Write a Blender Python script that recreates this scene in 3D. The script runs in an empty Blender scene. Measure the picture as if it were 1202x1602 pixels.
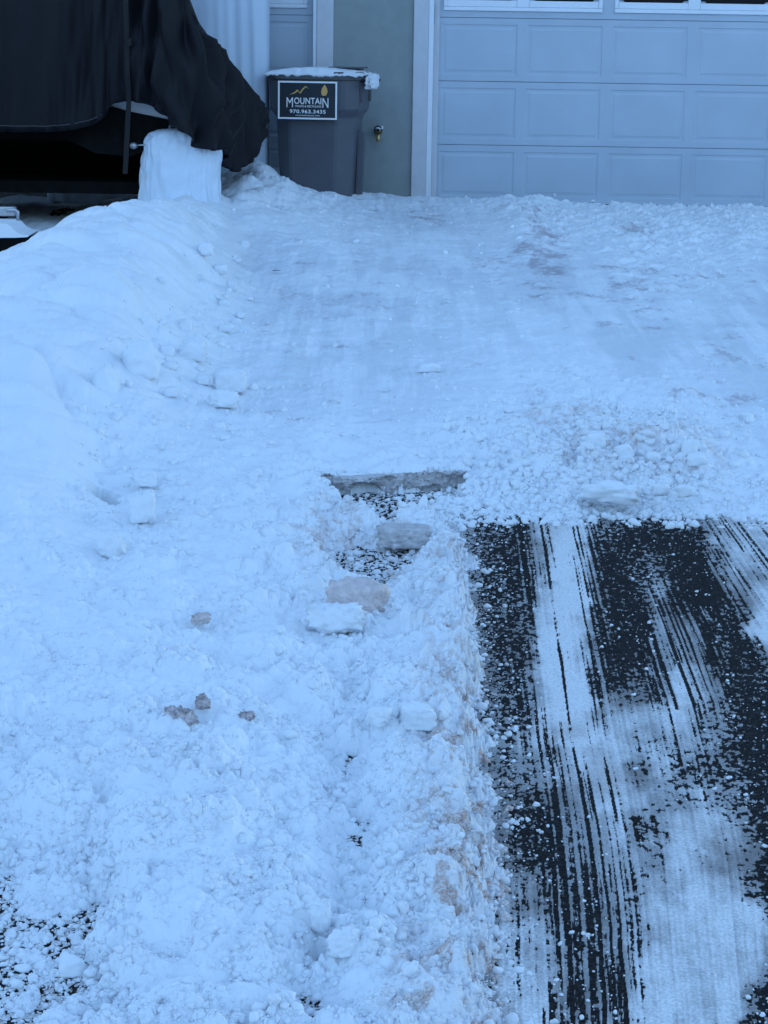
import bpy, bmesh, math, random
import numpy as np
from mathutils import Vector, Matrix

random.seed(7)
scene = bpy.context.scene
COL = scene.collection

# ------------------------------------------------------------------ camera
F_PX, CX, CY = 3200.0, 601.0, 801.0
PITCH, ROLL, EYE = math.radians(12.9), math.radians(0.86), 1.6
cam_d = bpy.data.cameras.new("camera")
cam = bpy.data.objects.new("camera", cam_d)
COL.objects.link(cam)
CAM_R = Matrix.Rotation(math.pi / 2 - PITCH, 3, 'X') @ Matrix.Rotation(ROLL, 3, 'Z')
cam.matrix_world = Matrix.Translation((0, 0, EYE)) @ CAM_R.to_4x4()
cam_d.sensor_fit = 'VERTICAL'
cam_d.sensor_height = 24.0
cam_d.lens = 24.0 * F_PX / 1602.0
cam_d.clip_start = 0.05
cam_d.clip_end = 2000.0
scene.camera = cam
scene.render.resolution_x, scene.render.resolution_y = 768, 1024

# ------------------------------------------------------------------ sky, sun, exposure
SUN_EL, SUN_AZ = math.radians(7.0), math.radians(8.0)      # low behind the house: the whole drive lies in its shade
world = bpy.data.worlds.new("World")
scene.world = world
world.use_nodes = True
wn = world.node_tree.nodes
wl = world.node_tree.links
bg = wn["Background"]
sky = wn.new("ShaderNodeTexSky")
sky.sky_type = 'NISHITA'
sky.sun_disc = False
sky.sun_elevation = SUN_EL
sky.sun_rotation = SUN_AZ
sky.altitude = 2000
sky.air_density = 1.0
sky.dust_density = 0.6
sky.ozone_density = 1.75
wl.new(sky.outputs[0], bg.inputs[0])
bg.inputs[1].default_value = 0.15
sd_ = bpy.data.lights.new("sun", 'SUN')
sd_.energy = 2.0
sd_.angle = math.radians(0.5)
sd_.color = (1.0, 0.93, 0.84)
sun = bpy.data.objects.new("sun", sd_)
COL.objects.link(sun)
sdir = Vector((math.sin(SUN_AZ) * math.cos(SUN_EL), math.cos(SUN_AZ) * math.cos(SUN_EL), math.sin(SUN_EL)))
sun.rotation_euler = sdir.to_track_quat('Z', 'Y').to_euler()
sun.location = (0, 40, 30)
scene.view_settings.view_transform = 'Standard'
scene.view_settings.look = 'None'
scene.view_settings.gamma = 1.0
scene.view_settings.exposure = 2.50

# ------------------------------------------------------------------ projection helpers
R_np = np.array([[CAM_R[i][j] for j in range(3)] for i in range(3)])


def ray(px, py):
    return CAM_R @ Vector(((px - CX) / F_PX, (CY - py) / F_PX, -1.0))


def at(px, py, Y):
    """World point at depth Y seen at photo position px, py."""
    d = ray(px, py)
    t = Y / d.y
    return Vector((d.x * t, Y, EYE + d.z * t))


G0, GS = -0.075, 0.0243


def gz(y):
    return G0 + GS * np.minimum(y, 17.3)


def ground_at(px, py, h=0.0):
    d = ray(px, py)
    t = (G0 + h - EYE) / (d.z - GS * d.y)
    return Vector((d.x * t, d.y * t, EYE + d.z * t))


def to_px(X, Y, Z):
    P = np.stack([np.asarray(X, float), np.asarray(Y, float), np.asarray(Z, float) - EYE], 0).reshape(3, -1)
    L = R_np.T @ P
    s = np.shape(X)
    return (CX + F_PX * L[0] / -L[2]).reshape(s), (CY - F_PX * L[1] / -L[2]).reshape(s)


# ------------------------------------------------------------------ numpy noise
def _hash(ix, iy, seed):
    h = (ix.astype(np.int64) * 374761393 + iy.astype(np.int64) * 668265263 + seed * 974634777) & 0xFFFFFFFF
    h = ((h ^ (h >> 13)) * 1274126177) & 0xFFFFFFFF
    h = ((h ^ (h >> 16)) * 2246822519) & 0xFFFFFFFF
    return h ^ (h >> 15)


def _r(ix, iy, seed):
    return (_hash(ix, iy, seed) & 0xFFFF).astype(np.float32) / 65535.0


def perlin(x, y, seed=0):
    x = np.asarray(x, np.float64); y = np.asarray(y, np.float64)
    ix, iy = np.floor(x), np.floor(y)
    fx, fy = x - ix, y - iy
    u = fx * fx * fx * (fx * (fx * 6 - 15) + 10)
    v = fy * fy * fy * (fy * (fy * 6 - 15) + 10)
    out = []
    for dy in (0, 1):
        for dx in (0, 1):
            a = _r(ix + dx, iy + dy, seed) * 6.2831853
            out.append(np.cos(a) * (fx - dx) + np.sin(a) * (fy - dy))
    a = out[0] + (out[1] - out[0]) * u
    b = out[2] + (out[3] - out[2]) * u
    return (a + (b - a) * v) * 1.5


def fbm(x, y, seed=0, octv=4, gain=0.5):
    s, a = 0.0, 1.0
    for k in range(octv):
        s = s + a * perlin(x * 2 ** k + 17.3 * k, y * 2 ** k - 9.1 * k, seed + k)
        a *= gain
    return s


def clods(x, y, cell, seed, fill=1.0, flat=0.8):
    """Height of round clods packed at this cell size (metres)."""
    gx, gy = x / cell, y / cell
    ix, iy = np.floor(gx), np.floor(gy)
    best = np.zeros(np.shape(x), np.float32)
    for dy in (-1, 0, 1):
        for dx in (-1, 0, 1):
            jx, jy = ix + dx, iy + dy
            h = _hash(jx, jy, seed)
            cxp = jx + (h & 0x3FF).astype(np.float32) / 1023.0
            cyp = jy + ((h >> 10) & 0x3FF).astype(np.float32) / 1023.0
            q = ((h >> 20) & 0xFFF).astype(np.float32) / 4095.0
            r = 0.28 + 0.62 * q * q
            r = np.where(q > 1 - fill, r, 0.01)
            d2 = ((gx - cxp) ** 2 + (gy - cyp) ** 2) / (r * r)
            hh = np.sqrt(np.maximum(0.0, 1.0 - d2)) * r * flat
            best = np.maximum(best, hh.astype(np.float32))
    return best * cell


def sstep(a, b, x):
    t = np.clip((x - a) / (b - a), 0, 1)
    return t * t * (3 - 2 * t)


def poly_sd(u, v, poly):
    """Signed distance to a polygon, positive inside."""
    n = len(poly)
    d = np.full(np.shape(u), 1e9)
    ins = np.zeros(np.shape(u), bool)
    for i in range(n):
        ax, ay = poly[i]; bx, by = poly[(i + 1) % n]
        ex, ey = bx - ax, by - ay
        wx, wy = u - ax, v - ay
        t = np.clip((wx * ex + wy * ey) / (ex * ex + ey * ey), 0, 1)
        d = np.minimum(d, (wx - ex * t) ** 2 + (wy - ey * t) ** 2)
        if ay != by:
            c = ((ay > v) != (by > v)) & (u < ex * (v - ay) / (by - ay) + ax)
            ins ^= c
    return np.where(ins, 1, -1) * np.sqrt(d)


def poly_dist(x, y, line):
    d = np.full(np.shape(x), 1e9)
    for (ax, ay), (bx, by) in zip(line, line[1:]):
        ex, ey = bx - ax, by - ay
        t = np.clip(((x - ax) * ex + (y - ay) * ey) / (ex * ex + ey * ey), 0, 1)
        d = np.minimum(d, (x - ax - ex * t) ** 2 + (y - ay - ey * t) ** 2)
    return np.sqrt(d)


class RBF:
    def __init__(self, pts, vals, smooth=0.02, scale=200.0):
        self.p = np.array(pts, float) / scale
        self.s = scale
        n = len(pts)
        A = np.zeros((n + 3, n + 3))
        A[:n, :n] = self.k(self.p[:, None] - self.p[None]) + smooth * np.eye(n)
        A[:n, n] = 1; A[:n, n + 1:] = self.p
        A[n:, :n] = A[:n, n:].T
        b = np.zeros(n + 3); b[:n] = vals
        self.w = np.linalg.solve(A, b)

    def k(self, d):
        r = np.sqrt((d ** 2).sum(-1))
        return r * -1.0

    def __call__(self, u, v):
        u = np.asarray(u) / self.s; v = np.asarray(v) / self.s
        n = len(self.p)
        out = self.w[n] + self.w[n + 1] * u + self.w[n + 2] * v
        for i in range(n):
            out = out - self.w[i] * np.sqrt((u - self.p[i, 0]) ** 2 + (v - self.p[i, 1]) ** 2 + 0.01)
        return out


# ------------------------------------------------------------------ snow height field
ctl = []          # (X, Y, h)
for px, py, h in [
    (400, 400, .06), (600, 400, .06), (800, 400, .06), (1000, 400, .06), (1200, 400, .06), (1500, 400, .06),
    (450, 550, .07), (700, 550, .07), (950, 550, .07), (1200, 550, .07), (480, 680, .075), (700, 690, .075),
    (600, 735, .066), (510, 735, .066), (720, 735, .066), (1000, 630, .07), (1200, 690, .06), (1500, 690, .06),
    (300, 360, .40), (335, 400, .20), (380, 430, .07), (200, 400, .46), (100, 425, .43), (30, 455, .40),
    (260, 450, .33), (310, 500, .16), (355, 560, .08), (150, 520, .33), (40, 560, .36), (220, 560, .23),
    (290, 600, .12), (100, 650, .23), (200, 680, .13), (20, 720, .21), (280, 690, .08), (120, 760, .11),
    (300, 780, .08), (60, 840, .15), (200, 850, .10), (350, 830, .08), (450, 770, .07), (165, 752, .05),
    (50, 950, .13), (200, 950, .11), (350, 960, .09), (450, 900, .07), (60, 1100, .11), (250, 1100, .11),
    (400, 1100, .09), (500, 1050, .06), (540, 1200, .03), (100, 1250, .07), (250, 1250, .10), (400, 1250, .09),
    (480, 1350, .06), (40, 1350, .018), (140, 1400, .017), (250, 1450, .06), (380, 1450, .085), (450, 1540, .05),
    (20, 1500, .002), (120, 1540, .009), (300, 1580, .065), (400, 1600, .06), (480, 1590, .008), (500, 1510, .02),
    (590, 1010, .05), (670, 930, .065), (640, 1100, .07), (710, 1100, .055), (650, 1250, .07), (720, 1300, .05),
    (620, 1400, .06), (700, 1450, .05), (600, 1550, .06), (690, 1602, .05), (555, 1300, .035), (550, 1440, .035),
    (620, 820, .03), (560, 830, .035), (670, 840, .04), (560, 935, .035), (520, 890, .05), (480, 850, .06),
    (850, 735, .115), (950, 715, .14), (1050, 712, .12), (780, 755, .08), (1000, 765, .06), (1120, 775, .05),
    (1202, 770, .055), (900, 685, .08), (1400, 780, .06), (740, 760, .05),
    (-200, 800, .25), (-300, 1100, .2), (-200, 1400, .05), (0, 1900, .03), (400, 1900, .06), (700, 1900, .05),
    (1000, 1900, .05), (1500, 1200, .05), (1800, 800, .06), (1000, 350, .05), (1180, 350, .05), (826, 330, .13), (822, 350, .13), (815, 375, .11), (770, 345, .05), (880, 350, .03), (1000, 393, .085), (900, 393, .08), (1150, 393, .085),
]:
    p = ground_at(px, py, h)
    ctl.append((p.x, p.y, h))
for px, py, Y in [(-60, 440, 9.6), (0, 395, 10.4), (60, 347, 11.0), (130, 312, 11.6), (200, 303, 12.1), (262, 310, 12.5),
                  (320, 330, 13.0), (345, 306, 14.6), (375, 266, 15.2), (410, 253, 15.5), (450, 272, 15.8), (490, 290, 16.0),
                  (525, 304, 16.2), (370, 322, 14.4), (420, 300, 15.0), (470, 310, 15.3)]:
    p = at(px, py, Y)
    ctl.append((p.x, Y, p.z - float(gz(Y))))
for X, Y, h in [(-2.9, 13.0, -.03), (-3.4, 11.8, -.03), (-2.2, 14.3, 0.0), (-4.2, 14, -.03), (-4.5, 11, -.02), (-3.2, 16, -.02),
                (-2.4, 13.0, -.02), (-2.62, 11.3, .02), (-1.75, 14.0, 0.1), (-4.0, 9.0, .3), (-1.2, 16.6, .25), (-0.6, 16.9, .08), (0.3, 17.0, .06), (1.3, 17.0, .05),
                (2.2, 17.0, .0), (3.2, 17.0, .0), (-3.0, 17.0, .04), (5, 17, 0), (5.0, 10, .06)]:
    ctl.append((X, Y, h))
_c = np.array(ctl)
_cu, _cv = to_px(_c[:, 0], _c[:, 1], gz(_c[:, 1]))
H_RBF = RBF(np.stack([_cu, _cv], 1), _c[:, 2], smooth=0.01)

rough_pts = [
    (400, 400, .10), (600, 400, .14), (800, 360, .25), (826, 345, .9), (1000, 350, .7), (1200, 355, .75), (1000, 390, .7), (1180, 390, .7), (900, 430, .06),
    (1200, 430, .06), (450, 550, .12), (700, 550, .2), (740, 480, .2), (950, 550, .05), (1200, 550, .03), (480, 680, .22), (640, 690, .15),
    (1000, 600, .04), (1200, 640, .05), (200, 420, .1), (60, 520, .06), (150, 620, .10), (300, 480, .3), (330, 560, .35), (300, 700, .2),
    (60, 760, .12), (180, 770, .5), (350, 800, .4), (500, 800, .8), (450, 700, .25), (60, 920, .35), (220, 940, .45), (400, 920, .65),
    (60, 1100, .5), (230, 1120, .6), (420, 1120, .7), (540, 1150, 1.0), (100, 1250, .75), (260, 1260, .8), (400, 1300, .8),
    (60, 1400, .8), (180, 1420, .9), (300, 1460, .8), (420, 1480, .9), (60, 1560, .9), (250, 1580, .85), (500, 1560, .8),
    (650, 950, 1.0), (650, 1150, 1.0), (700, 1300, .95), (620, 1450, .85), (700, 1550, .7), (560, 1350, 1.0),
    (850, 740, .95), (950, 720, 1.0), (1050, 725, .9), (780, 760, .9), (900, 790, .9), (1130, 780, .35), (1202, 780, .2), (1000, 680, .7), (780, 700, .4),
    (420, 300, .5), (470, 310, .6), (385, 330, .3), (340, 330, .15), (600, 330, .15), (700, 330, .2), (-300, 900, .3), (1500, 1200, .5), (1500, 600, .1), (600, 1900, .7), (0, 1900, .7)]
R_RBF = RBF([(a, b) for a, b, c in rough_pts], [c for a, b, c in rough_pts], smooth=0.02)

P_MAIN = [(692, 806), (715, 791), (760, 794), (800, 806), (850, 803), (900, 815), (950, 804), (1000, 809), (1050, 802), (1100, 812), (1150, 808), (1202, 820), (1500, 830), (2600, 840), (2600, 2600),
          (770, 2600), (775, 1602), (768, 1500), (783, 1400), (772, 1300), (775, 1230), (755, 1200), (768, 1160), (748, 1110), (766, 1060), (742, 1000), (756, 965),
          (732, 925), (742, 880), (716, 842)]
P_SLAB = [(510, 771), (560, 773), (620, 771), (690, 767), (722, 764), (724, 780), (712, 806), (660, 812), (610, 826), (560, 818), (524, 796)]
P_MID = [(516, 866), (560, 856), (600, 866), (640, 858), (646, 880), (612, 905), (596, 922), (540, 912)]
P_LEFT = [(-10, 1390), (12, 1370), (24, 1450), (28, 1530), (45, 1602), (90, 2600), (-900, 2600), (-900, 1350)]
P_LEFT2 = [(140, 1330), (165, 1400), (150, 1490), (95, 1600), (70, 1602), (120, 1450)]
P_DARK = [(462, 1598), (480, 1584), (502, 1586), (506, 1608), (480, 1625)]
P_DARK2 = [(488, 1508), (500, 1502), (512, 1512), (500, 1522)]
P_HOLE = [(140, 806), (156, 798), (182, 811), (180, 819), (158, 816)]


def to_world(poly):
    return [tuple(ground_at(a, b)[:2]) for a, b in poly]


W_FURROW = to_world([(545, 1050), (550, 1110), (540, 1230), (562, 1330), (540, 1420), (500, 1510), (486, 1602), (470, 1750)])
W_MAIN, W_SLAB, W_MID, W_LEFT, W_LEFT2, W_DARK, W_DARK2, W_HOLE, W_HOLE2 = [to_world(p_) for p_ in (P_MAIN, P_SLAB, P_MID, P_LEFT, P_LEFT2, P_DARK, P_DARK2, P_HOLE, [(948, 766), (962, 760), (1000, 763), (1006, 771), (975, 775)])]


def snow_h(X, Y):
    """Snow height over the drive's plane, and the masks of what the snow is like there."""
    u, v = to_px(X, Y, gz(Y))
    H = np.clip(H_RBF(u, v), -0.06, 0.62)
    rough = np.clip(R_RBF(u, v), 0.02, 1.1)
    far = np.clip(Y / 6.0, 0.5, 3.0)
    wob = fbm(X * 9, Y * 9, 3, 4) * 0.020 + fbm(X * 45, Y * 45, 8, 2) * 0.012 + fbm(X * 130, Y * 130, 9, 2) * 0.007
    low = fbm(X * 6, Y * 6, 3, 3)
    far_edge = sstep(870, 830, v) * sstep(690, 720, u)
    sd = poly_sd(X, Y, W_MAIN) + (wob * 1.4) * (1 - far_edge) + (0.045 * low + 0.006 * fbm(X * 45, Y * 45, 8, 2)) * far_edge
    sdS = poly_sd(X, Y, W_SLAB) + wob * 1.1
    sdM = poly_sd(X, Y, W_MID) + wob * 0.9
    small = np.maximum.reduce([poly_sd(X, Y, W_DARK), poly_sd(X, Y, W_DARK2), poly_sd(X, Y, W_HOLE), poly_sd(X, Y, W_HOLE2)]) + wob * 0.3
    left = np.maximum(poly_sd(X, Y, W_LEFT), poly_sd(X, Y, W_LEFT2) - 0.008) + wob
    # broad drifts and lumps on the bank
    bank = sstep(0.10, 0.30, H)
    H = H + bank * (0.045 * fbm(X * 2.0, Y * 2.0, 21, 3) + 0.5 * clods(X + .05 * perlin(X * 5, Y * 5, 33), Y, 0.40, 31, 0.5, 0.24) + 0.28 * clods(X + .03 * perlin(X * 9, Y * 9, 34), Y, .17, 32, .45, .32))
    H = H + (1 - bank) * 0.010 * fbm(X * 3.1, Y * 2.2, 22, 4)
    H = H - bank * (0.030 + 0.03 * np.clip(1 - np.abs(fbm(X * 1.7 + .4 * Y, Y * 1.5, 23, 2)) / 0.45, 0, 1) ** 2)
    H = H + (1 - bank) * np.clip(rough, 0, 1) * sstep(0.02, 0.06, H) * (0.016 * fbm(X * 7, Y * 7, 24, 3) + 0.55 * clods(X, Y, 0.21, 25, 0.5, 0.30))
    fd = np.sqrt(np.maximum(0, 0 * H)) + poly_dist(X, Y, W_FURROW) + 0.02 * fbm(X * 10, Y * 10, 26, 3)
    H = H * (1 - 0.60 * np.exp(-(np.maximum(fd, 0) / 0.055) ** 2))
    # clods
    patch = sstep(-0.45, 0.55, fbm(X * 5, Y * 5, 41, 3))
    fine = 0.25 + 0.75 * sstep(-0.5, 0.45, fbm(X * 8, Y * 8, 43, 3))
    rr = rough * (0.45 + 0.55 * patch)
    wx = X + 0.006 * perlin(X * 34, Y * 34, 51) + 0.002 * perlin(X * 110, Y * 110, 53)
    wy = Y + 0.006 * perlin(X * 34, Y * 34, 52) + 0.002 * perlin(X * 110, Y * 110, 54)
    n = np.zeros_like(H)
    m = rough > 0.03
    a, b, s, fn = wx[m], wy[m], rr[m], fine[m]
    big = clods(a, b, 0.11, 61, 0.35, 0.42)
    n[m] = s * (1.0 * big + 0.85 * clods(a, b, 0.056, 62, 0.55, 0.75) + (0.35 + 0.65 * fn) * 0.95 * clods(a, b, 0.027, 63, 0.75, 0.95)
                + fn * (1.0 * clods(a + .3 * big, b, 0.0135, 64, 0.85, 0.95) + 0.8 * clods(a, b + .3 * big, 0.0075, 67, 0.8, 0.9))) \
        + s * (0.004 * fbm(a * 22, b * 22, 66, 3) + 0.0015 * fbm(a * 90, b * 90, 65, 3, 0.65))
    # ice crust of the upper drive: faint shovel scrapes and grain
    n = n + (1 - np.minimum(rough, 1)) * sstep(6.5, 7.5, Y) * (0.005 * fbm(X * 13, Y * 0.8, 71, 4, 0.6) + 0.006 * sstep(0.1, 0.5, fbm(X * 4, Y * 3, 72, 3)) * clods(X, Y, 0.05, 73, 0.35, 0.5) * 4.0)
    base = H + n - 0.022 * rough
    cut = np.maximum.reduce([sd, sdS, sdM, small])
    keep = np.minimum.reduce([sstep(-0.003, 1.0, -np.maximum(sd, sdM) / (0.085 + 0.20 * far_edge)), sstep(-0.003, 0.02, -small), sstep(-0.002, 0.010, -sdS)])
    h = base * keep - 0.014 * sstep(-0.003, 0.014, cut)
    h = h - 0.034 * sstep(-0.05, 0.05, left) * rough
    dirt_zone = np.maximum.reduce([sstep(-0.26, -0.03, sd) * sstep(830, 900, v) * (u > 500) * (u < 800) * (0.6 + 0.4 * sstep(1000, 1250, v)),
                                   0.75 * np.exp(-((u - 1000) / 150) ** 2 - ((v - 740) / 45) ** 2),
                                   0.55 * np.exp(-((u - 880) / 90) ** 2 - ((v - 690) / 30) ** 2),
                                   0.8 * np.exp(-((u - 560) / 110) ** 2 - ((v - 880) / 70) ** 2)])
    dn = fbm(X * 13, Y * 13, 81, 5, 0.62)
    dr = 1 - np.abs(fbm(X * 9, Y * 14, 83, 4, 0.6)) * 3.2
    dirt = dirt_zone * (np.maximum(sstep(0.18, 0.6, dn), 0.9 * sstep(0.35, 0.9, dr) * sstep(-0.3, 0.3, fbm(X * 4, Y * 4, 84, 2))) * 0.95 + 0.15) * sstep(0.0, 0.35, dirt_zone)
    thin_zone = np.maximum.reduce([
        1.0 * np.exp(-((u - 850) / 50) ** 2 - ((v - 430) / 70) ** 2),
        0.8 * np.exp(-((u - 660) / 40) ** 2 - ((v - 350) / 22) ** 2),
        0.9 * np.exp(-((u - 990) / 40) ** 2 - ((v - 375) / 14) ** 2),
        0.9 * np.exp(-((u - 815) / 80) ** 2 - ((v - 424) / 12) ** 2),
        0.95 * np.exp(-((u - 835) / 22) ** 2 - ((v - 365) / 26) ** 2),
        0.55 * np.exp(-((u - 1000) / 160) ** 2 - ((v - 470) / 60) ** 2),
        0.50 * np.exp(-((u - 1160) / 120) ** 2 - ((v - 640) / 90) ** 2),
        0.35 * np.exp(-((u - 560) / 120) ** 2 - ((v - 660) / 40) ** 2),
        0.30 * np.exp(-((u - 540) / 120) ** 2 - ((v - 480) / 90) ** 2)])
    tn = fbm(X * 4.2, Y * 3.2, 91, 6, 0.8)
    thin = 0.62 * sstep(0.0, 0.9, thin_zone * 1.05 + 0.62 * tn - 0.48) * sstep(708, 690, v) * sstep(0.15, 0.10, H)
    ice = sstep(-0.25, 0.35, 0.7 * fbm(X * 1.8, Y * 0.9, 95, 5, 0.6) + 0.7 * fbm(X * 9, Y * 0.5, 96, 4, 0.6) + 0.15) * sstep(0.36, 0.08, rough) * sstep(0.16, 0.09, H) * sstep(6.6, 7.6, Y)
    return h, dirt, thin, ice, rough


# ------------------------------------------------------------------ materials
def mat(name, col, rough=0.6, metal=0.0, noise=0.0, nscale=20.0, bump=0.0, bscale=60.0, spec=0.5):
    m = bpy.data.materials.new(name)
    m.use_nodes = True
    n, l = m.node_tree.nodes, m.node_tree.links
    b = n["Principled BSDF"]
    b.inputs["Base Color"].default_value = (*col, 1)
    b.inputs["Roughness"].default_value = rough
    b.inputs["Metallic"].default_value = metal
    b.inputs["Specular IOR Level"].default_value = spec
    tc = n.new("ShaderNodeTexCoord")
    if noise:
        t = n.new("ShaderNodeTexNoise"); t.inputs["Scale"].default_value = nscale; t.inputs["Detail"].default_value = 6
        l.new(tc.outputs["Object"], t.inputs["Vector"])
        r = n.new("ShaderNodeMapRange")
        r.inputs["From Min"].default_value = 0.3; r.inputs["From Max"].default_value = 0.7
        r.inputs["To Min"].default_value = 1 - noise; r.inputs["To Max"].default_value = 1 + noise
        l.new(t.outputs["Fac"], r.inputs["Value"])
        mx = n.new("ShaderNodeVectorMath"); mx.operation = 'SCALE'
        mx.inputs[0].default_value = col
        l.new(r.outputs[0], mx.inputs["Scale"])
        l.new(mx.outputs[0], b.inputs["Base Color"])
    if bump:
        t = n.new("ShaderNodeTexNoise"); t.inputs["Scale"].default_value = bscale; t.inputs["Detail"].default_value = 8
        l.new(tc.outputs["Object"], t.inputs["Vector"])
        bp = n.new("ShaderNodeBump"); bp.inputs["Strength"].default_value = bump; bp.inputs["Distance"].default_value = 0.01
        l.new(t.outputs["Fac"], bp.inputs["Height"])
        l.new(bp.outputs[0], b.inputs["Normal"])
    return m


def mixrgb(n, l, fac, a, b):
    x = n.new("ShaderNodeMix"); x.data_type = 'RGBA'
    if hasattr(fac, "links"):
        l.new(fac, x.inputs[0])
    else:
        x.inputs[0].default_value = fac
    for s, val in ((x.inputs[6], a), (x.inputs[7], b)):
        if hasattr(val, "links"):
            l.new(val, s)
        else:
            s.default_value = (*val, 1)
    return x.outputs[2]


def snow_material(name, attr=True):
    m = bpy.data.materials.new(name)
    m.use_nodes = True
    n, l = m.node_tree.nodes, m.node_tree.links
    b = n["Principled BSDF"]
    tc = n.new("ShaderNodeTexCoord")
    nz = n.new("ShaderNodeTexNoise"); nz.inputs["Scale"].default_value = 220; nz.inputs["Detail"].default_value = 5
    l.new(tc.outputs["Object"], nz.inputs["Vector"])
    n2 = n.new("ShaderNodeTexNoise"); n2.inputs["Scale"].default_value = 5; n2.inputs["Detail"].default_value = 6
    l.new(tc.outputs["Object"], n2.inputs["Vector"])
    white = mixrgb(n, l, n2.outputs["Fac"], (0.68, 0.70, 0.735), (0.77, 0.79, 0.82))
    col = white
    if attr:
        at_ = n.new("ShaderNodeAttribute"); at_.attribute_name = "masks"
        sep = n.new("ShaderNodeSeparateColor")
        l.new(at_.outputs["Color"], sep.inputs[0])
        # ice crust: a little greyer, glossier
        icec = mixrgb(n, l, n2.outputs["Fac"], (0.63, 0.66, 0.71), (0.71, 0.73, 0.77))
        col = mixrgb(n, l, sep.outputs[2], col, icec)
        # pavement seen through thin ice
        col = mixrgb(n, l, sep.outputs[1], col, (0.26, 0.20, 0.23))
        # sandy grit mixed into the ploughed snow
        mul = n.new("ShaderNodeMath"); mul.operation = 'MULTIPLY'
        rmp = n.new("ShaderNodeMapRange")
        rmp.inputs["From Min"].default_value = 0.35; rmp.inputs["From Max"].default_value = 0.6
        l.new(nz.outputs["Fac"], rmp.inputs["Value"])
        ad = n.new("ShaderNodeMath"); ad.operation = 'MULTIPLY_ADD'
        ad.inputs[1].default_value = 0.7; ad.inputs[2].default_value = 0.4
        l.new(rmp.outputs[0], ad.inputs[0])
        l.new(sep.outputs[0], mul.inputs[0]); l.new(ad.outputs[0], mul.inputs[1])
        mul.use_clamp = True
        col = mixrgb(n, l, mul.outputs[0], col, (0.42, 0.285, 0.235))
        rg = n.new("ShaderNodeMapRange")
        rg.inputs["To Min"].default_value = 0.75; rg.inputs["To Max"].default_value = 0.42
        l.new(sep.outputs[2], rg.inputs["Value"])
        l.new(rg.outputs[0], b.inputs["Roughness"])
    else:
        b.inputs["Roughness"].default_value = 0.75
    l.new(col, b.inputs["Base Color"])
    b.inputs["Specular IOR Level"].default_value = 0.25
    bp = n.new("ShaderNodeBump"); bp.inputs["Strength"].default_value = 0.35; bp.inputs["Distance"].default_value = 0.003
    l.new(nz.outputs["Fac"], bp.inputs["Height"])
    l.new(bp.outputs[0], b.inputs["Normal"])
    return m


SNOW = snow_material("snow")
SNOW_PLAIN = snow_material("snow_plain", False)


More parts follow.
